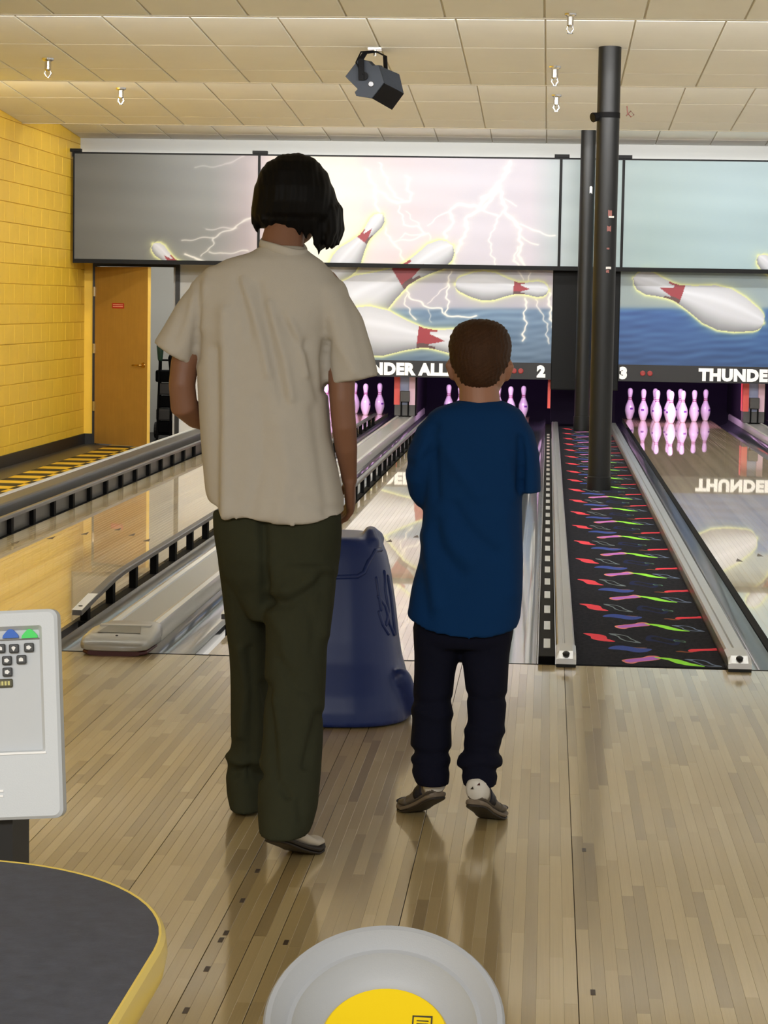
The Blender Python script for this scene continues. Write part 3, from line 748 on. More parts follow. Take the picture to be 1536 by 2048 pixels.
# ------------------------------------------------------------------ masking units with printed storm picture
def srgb_lin(a):
    a = np.clip(a, 0, 255) / 255.0
    return np.where(a <= 0.04045, a / 12.92, ((a + 0.055) / 1.055) ** 2.4)
def cr(pts, ox, oy, s): return [(ox + a / s, oy + b / s) for a, b in pts]
K = 1536 / 470
BOLTS = [(cr(p_, 660, 300, K), w_, s_) for p_, w_, s_ in [
    ([(1185, 75), (1140, 160), (1100, 240), (1130, 330), (1150, 410), (1230, 490), (1245, 600), (1240, 720), (1290, 775)], 2.6, 1.0),
    ([(1100, 240), (1000, 390), (895, 430), (885, 560), (825, 660), (805, 760)], 2.6, 1.0),
    ([(1090, 250), (1000, 320), (970, 385), (940, 360), (830, 360), (790, 380), (800, 490), (760, 530), (745, 610)], 2.2, 1.0),
    ([(1000, 390), (1110, 440), (1050, 540), (1045, 620), (1080, 760)], 1.3, 0.75), ([(1135, 400), (1110, 440)], 1.3, 0.8),
    ([(1250, 490), (1300, 505), (1390, 550), (1475, 560)], 1.3, 0.8), ([(1255, 570), (1300, 600), (1365, 625)], 1.2, 0.7),
    ([(780, 400), (700, 440), (650, 490)], 1.1, 0.7), ([(1225, 640), (1205, 720), (1235, 775)], 1.8, 0.9), ([(1150, 320), (1225, 370)], 1.0, 0.5),
    ([(240, 130), (300, 260), (440, 350), (520, 330), (525, 280), (505, 230), (510, 175)], 1.7, 0.85),
    ([(300, 260), (290, 330), (320, 400), (355, 500), (390, 580), (440, 630), (485, 735)], 1.7, 0.9),
    ([(320, 90), (370, 190), (400, 260), (460, 330)], 1.3, 0.7),
    ([(455, 370), (460, 420), (490, 490), (570, 500), (620, 545), (560, 580), (420, 600)], 1.2, 0.75), ([(500, 400), (600, 520)], 1.0, 0.5), ([(460, 580), (490, 545), (600, 560), (640, 540), (665, 580)], 1.1, 0.7),
    ([(790, 790), (765, 910), (770, 1030), (760, 1080)], 1.6, 0.9), ([(765, 880), (640, 1000)], 1.0, 0.6),
    ([(500, 900), (510, 950), (620, 1020), (720, 1040), (760, 1080), (860, 1095), (950, 1085)], 1.6, 0.9), ([(495, 940), (490, 1000), (520, 1050), (560, 1110)], 1.3, 0.8), ([(640, 1040), (665, 1120)], 0.9, 0.5),
    ([(1285, 970), (1270, 1060), (1280, 1160), (1255, 1250)], 1.7, 0.9), ([(1430, 930), (1440, 1050), (1455, 1150)], 2.6, 0.9), ([(1340, 980), (1370, 1050), (1415, 1130), (1425, 1260)], 1.3, 0.7), ([(1235, 800), (1260, 850)], 1.2, 0.7), ([(1300, 800), (1300, 850)], 1.5, 0.8)]]
K3 = 1463 / 500
BOLTS += [(cr(p_, 0, 250, K3), w_, s_) for p_, w_, s_ in [
    ([(1480, 535), (1370, 600), (1250, 660), (1240, 700), (1180, 770)], 1.4, 0.55), ([(1380, 600), (1290, 605), (1200, 612)], 1.1, 0.4), ([(1250, 655), (1150, 665), (1070, 680)], 1.2, 0.5),
    ([(1090, 760), (1130, 770), (1200, 805)], 1.8, 0.9), ([(1225, 740), (1300, 755), (1450, 735)], 1.3, 0.55), ([(1430, 185), (1300, 240), (1150, 245)], 1.4, 0.22)]]
PIN_PROF = np.array([(0.0, 0.001), (0.006, 0.034), (0.02, 0.058), (0.05, 0.080), (0.18, 0.132), (0.30, 0.158), (0.42, 0.145), (0.55, 0.095), (0.66, 0.062), (0.72, 0.060), (0.80, 0.070), (0.88, 0.085), (0.95, 0.070), (0.985, 0.040), (1.0, 0.001)])
PINS_ART = [((765, 429), (656, 568)), ((906, 492), (612, 668)), ((952, 689), (640, 650)), ((1097, 580), (911, 568)), ((1267, 556), (1527, 646)), ((1517, 512), (1640, 640)), ((306, 488), (420, 600))]
def art(px, py, lower):
    n = px.shape[0]; col = np.zeros((n, 3))
    if not lower:
        kx = [147, 300, 420, 490, 530, 570, 680, 730, 820, 950, 1060, 1110, 1180, 1300, 1450, 1850]
        kc = np.array([(100, 101, 98), (112, 115, 113), (128, 131, 130), (165, 155, 160), (205, 190, 195), (250, 245, 225), (248, 242, 226), (232, 216, 220), (216, 206, 216), (206, 202, 216), (206, 200, 214), (182, 194, 200), (158, 176, 178), (150, 174, 176), (160, 186, 194), (170, 196, 206)])
        for c in range(3): col[:, c] = np.interp(px, kx, kc[:, c])
        col *= (1 + 0.10 * np.clip((py - 420) / 200, -1, 1))[:, None]
        col += (8 * np.sin(py / 17 + px / 160) + 5 * np.sin(py / 7.3 - px / 90))[:, None] * 0.35
    else:
        kx = [520, 700, 1000, 1105, 1235, 1400, 1536, 1900]
        ks = np.array([(215, 205, 212), (196, 190, 202), (180, 180, 196), (196, 188, 202), (150, 166, 168), (152, 170, 174), (156, 176, 184), (160, 180, 190)])
        kw = np.array([(110, 138, 170), (112, 142, 172), (104, 136, 170), (108, 138, 172), (44, 94, 162), (48, 98, 166), (54, 106, 174), (54, 106, 174)])
        sky = np.stack([np.interp(px, kx, ks[:, c]) for c in range(3)], 1); sea = np.stack([np.interp(px, kx, kw[:, c]) for c in range(3)], 1)
        fade = np.clip((py - 620) / 110, 0, 1)[:, None]; sea = sea * (1 - 0.16 * fade)
        wv = np.sin(py / 4.1 + 1.7 * np.sin(px / 37) + px / 70) * np.sin(px / 53 + py / 13 + 2 * np.sin(py / 9)) + 0.6 * np.sin(py / 2.3 + px / 31 + np.sin(px / 17))
        sea = sea + (wv * 11)[:, None]
        k_ = (1 / (1 + np.exp(-(py - 617) / 2.0)))[:, None]; col = sky * (1 - k_) + sea * k_
    for poly, w_, s_ in BOLTS:
        xs_ = [q[0] for q in poly]; ys_ = [q[1] for q in poly]
        m_ = (px > min(xs_) - 16) & (px < max(xs_) + 16) & (py > min(ys_) - 16) & (py < max(ys_) + 16)
        if not m_.any(): continue
        jx = px[m_] + 2.2 * np.sin(py[m_] / 5.1 + px[m_] / 9) + 1.2 * np.sin(py[m_] / 2.3); jy = py[m_] + 1.6 * np.sin(px[m_] / 6.3)
        dd = dist_poly(jx, jy, poly)
        a_ = np.clip(np.exp(-(dd / w_) ** 2) * s_ + 0.22 * s_ * np.exp(-(dd / (w_ * 3.2)) ** 2), 0, 1)[:, None]
        col[m_] = col[m_] * (1 - a_) + np.array((255, 252, 246)) * a_
    for (hx, hy), (bx, by) in PINS_ART:
        L = math.hypot(hx - bx, hy - by); ux, uy = (hx - bx) / L, (hy - by) / L
        u = ((px - bx) * ux + (py - by) * uy) / L; v = (-(px - bx) * uy + (py - by) * ux) / L
        if ux < 0: v = -v                       # v > 0 is the lower side of the pin
        rr = np.interp(u, PIN_PROF[:, 0], PIN_PROF[:, 1])
        over = np.where(u < 0, -u, np.where(u > 1, u - 1, 0)); e_ = np.where((u < 0) | (u > 1), np.hypot(over, np.maximum(np.abs(v) - rr, 0)), np.abs(v) - rr) * L
        glow = np.where(e_ > 0, np.exp(-(e_ / 4.2) ** 2) * 0.85 + np.exp(-(e_ / 13) ** 2) * 0.2, 0)[:, None]
        glow = np.clip(glow, 0, 1); col = col * (1 - glow) + np.array((240, 246, 176)) * glow
        ins = e_ <= 0
        sv = np.clip(v / np.maximum(rr, 1e-4), -1, 1)
        sh = 226 - 110 * np.clip(sv - 0.15, 0, 1) ** 1.3 - 40 * np.clip(-sv - 0.7, 0, 1) + 16 * np.exp(-((sv + 0.35) / 0.18) ** 2)
        pc = np.stack([sh * 0.97, sh * 0.985, sh * 1.03], 1)
        tooth = 0.10 * np.clip(1 - np.abs(sv - 0.05) / 0.55, 0, 1) + 0.045 * (np.abs(sv) > 0.75)
        band = (u > 0.625) & (u < 0.70 + tooth)
        rc = np.where((sv > 0.55)[:, None], np.array((92, 58, 60)), np.array((160, 40, 54)))
        pc = np.where(band[:, None], rc, pc)
        col = np.where(ins[:, None], pc, col)
    return col
def print_panel(name, x0, x1, y, z0, z1, lower, parent, cell=0.0075):
    nx = max(2, int((x1 - x0) / cell)); nz = max(2, int((z1 - z0) / cell))
    X, Z = np.meshgrid(np.linspace(x0, x1, nx), np.linspace(z0, z1, nz))
    V = np.stack([X.ravel(), np.full(X.size, y), Z.ravel()], 1)
    px, py = proj_np(V)
    col = srgb_lin(art(px, py, lower)) * (0.74 if lower else 0.64)
    idx = np.arange(nx * nz).reshape(nz, nx)
    F = np.stack([idx[:-1, :-1], idx[:-1, 1:], idx[1:, 1:], idx[1:, :-1]], -1).reshape(-1, 4)
    loc = np.array(root_loc(parent))
    me = bpy.data.meshes.new(name)
    me.vertices.add(len(V)); me.vertices.foreach_set('co', (V - loc).ravel())
    me.loops.add(F.size); me.loops.foreach_set('vertex_index', F.ravel().astype(np.int32))
    me.polygons.add(len(F)); me.polygons.foreach_set('loop_start', np.arange(0, F.size, 4, dtype=np.int32))
    me.update(calc_edges=True); me.validate()
    at = me.color_attributes.new('print', 'FLOAT_COLOR', 'POINT')
    at.data.foreach_set('color', np.concatenate([col, np.ones((len(V), 1))], 1).ravel())
    return link(name, me, 'mask_print', parent)
UY, LY = 25.2, 25.42
UZ0, UZ1 = 1.765, 2.985
def upper(x0, x1, label, br):
    T = thing('masking_panel', label, 'wall panel', ((x0 + x1) / 2, UY, UZ0))
    MB().box(x0, x1, UY, UY + 0.04, UZ0, UZ1).build('backing', 'mask_frame', T)
    print_panel('print', x0 + 0.015, x1 - 0.015, UY - 0.002, UZ0 + 0.03, UZ1 - 0.012, False, T)
    MB().box(x0, x1, UY - 0.012, UY, UZ0 - 0.015, UZ0 + 0.032).build('bottom_bar', 'mask_frame', T)
    MB().box(x0, x1, UY - 0.006, UY, UZ1 - 0.014, UZ1 + 0.004).build('top_bar', 'mask_frame', T)
    for xa in (x0, x1 - 0.014): MB().box(xa, xa + 0.014, UY - 0.010, UY, UZ0, UZ1).build('edge_bar', 'mask_frame', T)
    if br:
        B = thing('mounting_bracket', 'black T-bracket at the upper left corner of the ' + br, 'bracket', (x0, UY, UZ1 + 0.006))
        xl = max(x0 - 0.075, WX + 0.002)
        MB().box(xl, x0 + 0.09, UY - 0.03, UY + 0.05, UZ1 + 0.006, UZ1 + 0.04).build('plate', 'mask_frame', B)
        MB().box(x0 - 0.01, x0 + 0.01, UY - 0.016, UY - 0.011, UZ1 - 0.05, UZ1 + 0.01).build('tongue', 'mask_frame', B)
XM = [-5.365, -3.262, 0.098, 0.787, 4.2]
upper(XM[0], XM[1], 'grey storm-print upper panel above the open wooden door', 'grey panel over the door')
upper(XM[1], XM[2], 'bright upper panel with lightning bolts and flying pins behind the adult', 'bright lightning panel')
upper(XM[2], XM[3], 'narrow plain grey-blue upper panel behind the columns', 'narrow panel behind the columns')
upper(XM[3], XM[4], 'wide pale blue upper panel right of the columns', 'pale blue panel, beside the near column')
def lower(x0, x1, label, tx, left_num, right_num, dots):
    T = thing('masking_panel', label, 'wall panel', ((x0 + x1) / 2, LY, 0.536))
    MB().box(x0, x1, LY, LY + 0.04, 0.54, UZ0 - 0.004).build('backing', 'mask_frame', T)
    print_panel('print', x0, x1, LY - 0.002, 0.715, UZ0 - 0.006, True, T)
    st = MB().box(x0, x1, LY - 0.018, LY, 0.53, 0.716).build('sign_strip', 'strip_grey', T)
    org = root_loc(st)
    def put(body, x, size, off, z=0.560, name='lettering'):
        me = text_mesh(body, size, off); me.transform(Matrix.Translation(Vector((x, LY - 0.020, z)) - org))
        return link(name, me, 'letter_white', st)
    put('THUNDER ALLEY', tx, 0.175, 0.0115)
    if left_num: put(left_num, x0 + 0.015, 0.165, 0.013, 0.565, 'lane_number')
    if right_num: put(right_num, x1 - 0.15, 0.165, 0.013, 0.565, 'lane_number')
    for dx in dots:
        MB().lathe([(0.030, 0), (0.030, 0.006), (0.022, 0.010)], 18, Matrix.Translation((dx, LY - 0.018, 0.622)) @ Matrix.Rotation(math.pi / 2, 4, 'X')).build('indicator', 'red_dot', st)
lower(-3.24, 0.037, 'lower storm panel lettered over lanes 1 and 2, behind the child', -2.37, '1', '2', (-0.375, -0.300, -2.9, -2.83))
lower(0.792, 4.2, 'lower blue sea panel lettered over lane 3, right of the columns', 1.695, '3', '4', (1.065, 1.145))
o = MB().box(0.037, 0.792, LY - 0.01, LY + 0.3, 0.42, UZ0 - 0.004).build('filler_panel', 'mask_frame')
tag(bevel(o, 0.01), 'plain black filler panel behind the columns between the two lane pairs', 'wall panel')

# ------------------------------------------------------------------ pin pits
struct(MB().box(-3.6, 4.3, 28.3, 28.4, -0.3, 3.4).build('wall_pit', 'pit_dark'))
for k_, (xa, xb) in enumerate(((-3.46, -3.27), (-1.73, -1.51), (0.045, 0.785), (2.24, 2.455))):
    struct(MB().box(xa, xb, 26.05, 28.3, 0.004 if k_ == 2 else 0.08, 1.5).build('trim_2', 'pit_dark'))
struct(MB().box(-3.6, 4.3, LY + 0.32, 28.3, 1.5, 1.55).build('ceiling', 'pit_dark'))
PURPLE = (0.92, 0.52, 1.0)
for n, cx in LANE.items():
    area('pin_lamp', (cx, 25.95, 0.80), (0, 0.85, -0.50), 1.0, 0.10, 26.0, PURPLE, 170)
prof_pin = [(0.0258, 0.0), (0.030, 0.004), (0.0365, 0.019), (0.0498, 0.0572), (0.0590, 0.0921), (0.0605, 0.1143), (0.0578, 0.1492), (0.0472, 0.1841), (0.0314, 0.2197), (0.0249, 0.2388), (0.0228, 0.2540), (0.0237, 0.2750), (0.0281, 0.2985), (0.0320, 0.3280), (0.0323, 0.3429), (0.0290, 0.3610), (0.020, 0.3750), (0.009, 0.3805), (0.001, 0.381)]
pin0 = thing('bowling_pin', 'x', 'bowling pin', (0, 0, 0), 'racked pins')
MB().lathe(prof_pin, 20).build('body', 'pin_white', pin0, True)
for zz in (0.242, 0.262): MB().lathe([(0.0262, zz), (0.0262, zz + 0.007)], 20).build('neck_stripe', 'pin_stripe', pin0, True)
MB().add([(0.0612 * math.sin(a_), -0.0612 * math.cos(a_), z_) for z_ in (0.120, 0.142) for a_ in (-0.3, -0.1, 0.1, 0.3)], [(0, 1, 5, 4), (1, 2, 6, 5), (2, 3, 7, 6)]).build('mark', 'pin_mark', pin0)
where = {1: 'beside the adult\'s right sleeve', 2: 'around the child\'s head', 3: 'right of the black columns'}
spots = [('head pin', 0, 0), ('left second-row pin', 1, -0.5), ('right second-row pin', 1, 0.5), ('left third-row pin', 2, -1), ('centre third-row pin', 2, 0), ('right third-row pin', 2, 1),
         ('far left back-row pin', 3, -1.5), ('inner left back-row pin', 3, -0.5), ('inner right back-row pin', 3, 0.5), ('far right back-row pin', 3, 1.5)]
first = True
for n in (1, 2, 3):
    for nm, row, ox in spots:
        o = pin0 if first else copy_tree(pin0); first = False
        o.location = (LANE[n] + ox * 0.3048, 26.73 + row * 0.264, 0.0005); o['label'] = 'pink-lit white %s of the rack %s' % (nm, where[n])
for src in [pin0]: pass
for o in [q for q in scene.objects if q.name.startswith('bowling_pin')]: o.rotation_euler.z = random.uniform(-1.2, 1.2)

# ------------------------------------------------------------------ ball lift housings
def housing(cx, label):
    y = 25.75; T = thing('ball_lift_housing', label, 'ball return', (cx, y, 0.075))
    MB().box(cx - 0.128, cx - 0.062, y, y + 0.28, 0.20, 0.535).build('side_panel', 'coral', T)
    MB().box(cx - 0.062, cx + 0.045, y + 0.05, y + 0.28, 0.20, 0.535).build('centre_panel', 'blue_panel', T)
    MB().box(cx + 0.045, cx + 0.115, y, y + 0.28, 0.20, 0.535).build('side_panel', 'pink_panel', T)
    MB().box(cx + 0.115, cx + 0.128, y, y + 0.28, 0.076, 0.535).build('side_post', 'rail_black', T)
    bevel(MB().box(cx - 0.055, cx + 0.055, y - 0.05, y + 0.05, 0.235, 0.36).build('junction_box', 'dark_grey', T), 0.008)
    MB().box(cx - 0.12, cx + 0.115, y - 0.01, y + 0.28, 0.076, 0.20).build('plinth', 'dark_grey', T)
    for s in (-0.04, 0.04): MB().box(cx + s - 0.008, cx + s + 0.008, y - 0.045, y - 0.025, 0.076, 0.235).build('leg', 'rail_black', T)
housing(-1.62, 'coral and pale blue ball lift housing between lanes 1 and 2')
housing(2.346, 'coral and pale blue ball lift housing at the right picture edge')
o = MB().box(0.008, 0.040, 25.6, 25.9, 0.2, 0.53).build('coral_post', 'coral'); tag(o, 'thin coral post left of the black filler panel', 'post')
# ------------------------------------------------------------------ people
def ring(c, rx, ry, n=28, p=2.0, tilt=0.0):
    pts = []
    for j in range(n):
        a = 2 * math.pi * j / n; ca, sa = math.cos(a), math.sin(a)
        x = rx * math.copysign(abs(ca) ** (2 / p), ca); y = ry * math.copysign(abs(sa) ** (2 / p), sa)
        pts.append(Vector((c.x + x, c.y + y, c.z + tilt * y)))
    return pts
def px_rings(rows, p=2.3, n=32, shrink=0.0, depth_k=1.0):
    """rows: (py, left px, right px, half depth in m, distance)"""
    R = []
    for py, xl, xr, hd, D in rows:
        c = P((xl + xr) / 2, py, D); hw = (xr - xl) / 2 * D / FPX - shrink
        R.append(ring(c, hw, hd * depth_k - shrink, n, p))
    return R
def wrinkle(me, folds, back_y, noise_amp=0.0, seed=0):
    """push cloth along its normals where a fold line runs; folds as (polyline of photo points, width, amount)"""
    co = get_co(me); no = get_no(me); px, py = proj_np(co); d = np.zeros(len(co))
    w = np.clip((back_y - co[:, 1]) / 0.05, 0, 1)
    for poly, wd, amp in folds:
        d += 1.15 * amp * np.exp(-(dist_poly(px, py, poly) / (wd * 1.6)) ** 2) * w
    if noise_amp:
        r_ = np.random.default_rng(seed)
        for _ in range(14):
            k = r_.normal(size=3) * np.array((22, 22, 9)); ph = r_.uniform(0, 6.28)
            d += noise_amp / 5 * np.sin(co @ k + ph)
    set_co(me, co + no * d[:, None])
def hand(mb, wrist, fwd, thumb, palm, L=0.17, curl=0.5):
    fwd = Vector(fwd).normalized(); palm = Vector(palm); palm = (palm - fwd * palm.dot(fwd)).normalized(); thumb = Vector(thumb); thumb = (thumb - fwd * thumb.dot(fwd) - palm * thumb.dot(palm)).normalized()
    k = L / 0.18; w = Vector(wrist)
    mb.tube([w - fwd * 0.02 * k, w + fwd * 0.02 * k, w + fwd * 0.06 * k, w + fwd * 0.09 * k], [(0.026 * k, 0.018 * k), (0.034 * k, 0.017 * k), (0.040 * k, 0.016 * k), (0.037 * k, 0.013 * k)], 12, ref=thumb)
    for i, ln in enumerate((0.072, 0.080, 0.074, 0.058)):
        o = w + fwd * (0.082 * k) + thumb * ((0.029 - 0.0195 * i) * k); d = fwd.copy(); pts = [o]; ang = 0
        for sgm in (0.45, 0.32, 0.23):
            ang += curl * (0.5 + sgm); d = fwd * math.cos(ang) + palm * math.sin(ang); pts.append(pts[-1] + d * ln * sgm * k)
        mb.capsule(pts, [0.0092 * k, 0.0088 * k, 0.0082 * k, 0.0072 * k], 8)
    o = w + fwd * 0.02 * k + thumb * 0.026 * k
    pts = [o, o + (fwd * 0.6 + thumb * 0.7 + palm * 0.25).normalized() * 0.038 * k]; pts.append(pts[-1] + (fwd * 0.9 + thumb * 0.15 + palm * 0.4).normalized() * 0.032 * k); pts.append(pts[-1] + (fwd * 0.9 - thumb * 0.1 + palm * 0.5).normalized() * 0.024 * k)
    mb.capsule(pts, [0.0125 * k, 0.0108 * k, 0.0098 * k, 0.008 * k], 8)
def head(mb, c, rx, ry, rz, tilt):
    """skull with face turned away (+Y); tilt bends it forward"""
    Mx = Matrix.Translation(c) @ Matrix.Rotation(-tilt, 4, 'X')
    R3 = Mx.to_3x3()
    mb.ball(c, rx, ry, rz, 24, 16, R3)
    mb.ball(Mx @ Vector((0, ry * 0.22, -rz * 0.45)), rx * 0.78, ry * 0.72, rz * 0.62, 20, 12, R3)          # jaw
    mb.capsule([Mx @ Vector((0, ry * 0.93, rz * 0.02)), Mx @ Vector((0, ry * 1.10, -rz * 0.26))], [0.008, 0.014], 8)   # nose
    mb.capsule([Mx @ Vector((-0.018, ry * 0.90, -rz * 0.52)), Mx @ Vector((0.018, ry * 0.90, -rz * 0.52))], [0.008, 0.008], 8)  # lips
    mb.capsule([Mx @ Vector((-0.042, ry * 0.86, rz * 0.16)), Mx @ Vector((0.042, ry * 0.86, rz * 0.16))], [0.010, 0.010], 8)    # brow
    for s in (-1, 1):
        mb.capsule([Mx @ Vector((s * rx * 0.98, 0.0, -rz * 0.06)), Mx @ Vector((s * rx * 1.06, -0.012, -rz * 0.14)), Mx @ Vector((s * rx * 0.94, -0.002, -rz * 0.42))], [(0.014, 0.009), (0.018, 0.009), (0.010, 0.008)], 10)
    return Mx
def shoe(person, heel, toe, W, H, lift, mats, L=None, label=None):
    """heel/toe: ground points under the shoe ends (toe on the floor); lift: heel height"""
    heel = Vector(heel); toe = Vector(toe); d = toe - heel; d.z = 0; L = L or d.length; d.normalize(); s_ = Vector((d.y, -d.x, 0))
    def pos(t, u, z):
        lf = lift * max(0.0, (0.68 - t) / 0.68); shrink = 1 - 0.10 * min(1, lift / 0.08)
        return heel + d * (t * L * shrink + (1 - shrink) * L) + s_ * u + Vector((0, 0, lf + z + 0.001))
    T_ = [0.0, 0.03, 0.10, 0.22, 0.38, 0.55, 0.72, 0.86, 0.95, 1.0]
    Wd = [0.40, 0.62, 0.76, 0.76, 0.72, 0.86, 1.0, 0.92, 0.68, 0.36]
    Tp = [0.82, 0.95, 1.0, 0.98, 0.86, 0.66, 0.52, 0.44, 0.36, 0.24]
    def rr(t, w, z0, z1, n=20, e=3.0, inset=0.0):
        out = []
        for j in range(n):
            a = 2 * math.pi * j / n; ca, sa = math.cos(a), math.sin(a)
            out.append(pos(t, (w - inset) * math.copysign(abs(ca) ** (2 / e), ca), (z0 + z1) / 2 + (z1 - z0) / 2 * math.copysign(abs(sa) ** (2 / e), sa)))
        return out
    hw = W / 2; st = 0.020
    MB().loft([rr(t, hw * w * 0.95, -0.001, 0.006, e=4) for t, w in zip(T_, Wd)]).build('outsole', 'sole_dark', person, 'auto')
    so = MB().loft([rr(t, hw * w, 0.004, st) for t, w in zip(T_, Wd)]).build('shoe_sole', mats[1], person, 'auto')
    up = MB().loft([rr(t, hw * w * 0.94, st - 0.004, max(st + 0.01, H * h), e=2.4) for t, w, h in zip(T_, Wd, Tp)]).build('shoe', mats[0], person, True)
    if len(mats) > 2:
        def patch(t0, t1, z0, z1, mt, nm):
            tt = np.linspace(t0, t1, 5); rings_ = []
            for t in tt:
                w = np.interp(t, T_, Wd) * hw * 0.94; h = np.interp(t, T_, Tp) * H
                rings_.append(rr(t, w + 0.0022, st - 0.002 + (h - st) * z0, st + (h - st) * z1 + 0.002, e=2.4))
            MB().loft(rings_).build(nm, mt, person, True)
        patch(-0.002, 0.16, 0.0, 1.0, mats[2], 'heel_counter')
        patch(0.24, 0.44, 0.0, 1.0, mats[3], 'side_panel')
        patch(0.62, 0.80, 0.0, 1.0, mats[4], 'stripe')
        patch(0.84, 0.97, 0.0, 1.0, mats[3], 'toe_cap')
    return pos

# ---- adult ----------------------------------------------------------
AD = 5.65
base = PZ(570, 1690, 0)
adult = thing('person', 'person in an oatmeal T-shirt and dark olive trousers, seen from behind with head bowed', 'person', (base.x, 5.6, 0))
torso = [(492, 522, 606, 0.055, AD), (505, 500, 620, 0.070, AD), (520, 450, 644, 0.090, AD), (540, 415, 664, 0.103, AD), (570, 400, 684, 0.116, AD), (610, 395, 684, 0.128, AD), (660, 394, 664, 0.134, AD),
         (730, 394, 657, 0.138, AD), (800, 398, 658, 0.140, AD), (870, 403, 663, 0.142, AD), (930, 407, 674, 0.144, AD), (985, 411, 685, 0.147, AD), (1020, 413, 690, 0.150, AD), (1040, 414, 692, 0.150, AD)]
R = px_rings(torso, 2.5, 40)
# hem: dips in the middle, lifted at the left corner
hem = R[-1]; hx = [412, 430, 450, 520, 550, 600, 650, 692]; hy = [1004, 1024, 1037, 1040, 1050, 1053, 1046, 1034]
for i_, q in enumerate(hem):
    px_, py_ = proj_np(np.array([q])); q.z = P(px_[0], float(np.interp(px_[0], hx, hy)), AD - 0.13).z
for i_, q in enumerate(R[-2]): q.z = max(q.z, hem[i_].z + 0.012)
mb = MB().loft(R)
# sleeves
def sleeve(pts, seg=24):
    return [P(x, y, D) for x, y, D, *_ in pts], [(r * D / FPX, hd) for x, y, D, r, hd in pts]
sl_, sr_ = sleeve([(466, 556, AD, 30, 0.070), (424, 583, AD, 46, 0.085), (392, 635, AD, 46, 0.082), (370, 676, AD, 48, 0.078), (351, 709, AD, 50, 0.074)])
mb.tube(sl_, sr_, 24, ref=(1, 0, 0.5))
sl_, sr_ = sleeve([(606, 556, AD, 26, 0.070), (655, 588, AD, 40, 0.090), (682, 650, AD, 46, 0.086), (696, 710, AD, 50, 0.080), (706, 761, AD, 52, 0.076)])
mb.tube(sl_, sr_, 24, ref=(1, 0, 0.1))
me = fuse(mb, 'shirt', 0.0065, 7, 0.5)
k1 = 1536 / 480
def c1(p_): return cr(p_, 300, 280, k1)
wrinkle(me, [(c1([(480, 1100), (480, 1400), (478, 1700)]) + [(448, 900), (449, 1000), (450, 1040)], 9, 0.010), ([(430, 700), (436, 850), (432, 1020)], 8, -0.010),
             (c1([(560, 900), (610, 1080), (640, 1260)]), 5, -0.006), (c1([(590, 900), (660, 1100), (720, 1300), (760, 1500)]), 5, 0.007), (c1([(690, 930), (740, 1130), (780, 1350), (850, 1650)]), 6, -0.008),
             (c1([(760, 1050), (800, 1200), (860, 1400), (900, 1650)]), 6, 0.008), (c1([(840, 1130), (900, 1250), (980, 1330)]), 5, -0.006), (c1([(900, 1160), (960, 1300), (1000, 1500)]), 5, 0.007),
             (c1([(1000, 1300), (1050, 1500), (1090, 1650)]), 6, -0.007), (c1([(1130, 1300), (1120, 1400), (1135, 1600)]), 5, -0.012), (c1([(1170, 1150), (1210, 1300), (1300, 1480)]), 7, 0.006),
             (c1([(300, 900), (310, 1100), (290, 1400)]), 6, -0.010), (c1([(380, 850), (350, 1000), (340, 1200)]), 8, 0.006), (c1([(250, 950), (200, 1150), (150, 1300)]), 6, -0.005), (c1([(1280, 1000), (1340, 1250), (1400, 1480)]), 7, -0.004),
             ([(560, 850), (575, 950), (560, 1030)], 10, 0.006), ([(520, 800), (525, 920), (500, 1030)], 8, -0.005), ([(630, 820), (645, 930), (660, 1030)], 8, -0.006), ([(610, 1000), (650, 1020), (690, 1015)], 6, -0.004)], 9.0, 0.0022, 1)
link('shirt', me, 'shirt_white', None, True).parent = adult
adult.children[-1].location = -Vector(adult.location)
# collar and hems
nk = [P(x, y, D) for x, y, D in ((522, 488, 5.63), (540, 494, 5.59), (568, 502, 5.575), (596, 508, 5.59), (612, 506, 5.63), (600, 490, 5.70), (565, 480, 5.73), (535, 480, 5.70))]
mb = MB(); n_ = len(nk); fine = []
for i in range(n_):
    for t in (0, 0.25, 0.5, 0.75):
        p0, p1, p2, p3 = nk[i - 1], nk[i], nk[(i + 1) % n_], nk[(i + 2) % n_]
        fine.append(0.5 * ((2 * p1) + (p2 - p0) * t + (2 * p0 - 5 * p1 + 4 * p2 - p3) * t * t + (3 * p1 - p0 - 3 * p2 + p3) * t ** 3))
rings_ = []
for i, p_ in enumerate(fine):
    t = (fine[(i + 1) % len(fine)] - fine[i - 1]).normalized(); a_ = Vector((0, 0, 1)); a_ = (a_ - t * a_.dot(t)).normalized(); b_ = t.cross(a_)
    rings_.append([p_ + a_ * 0.012 * math.cos(q) + b_ * 0.005 * math.sin(q) for q in [6.2832 * j / 8 for j in range(8)]])
mb.loft(rings_, close=True).build('collar', 'shirt_white', adult, True)
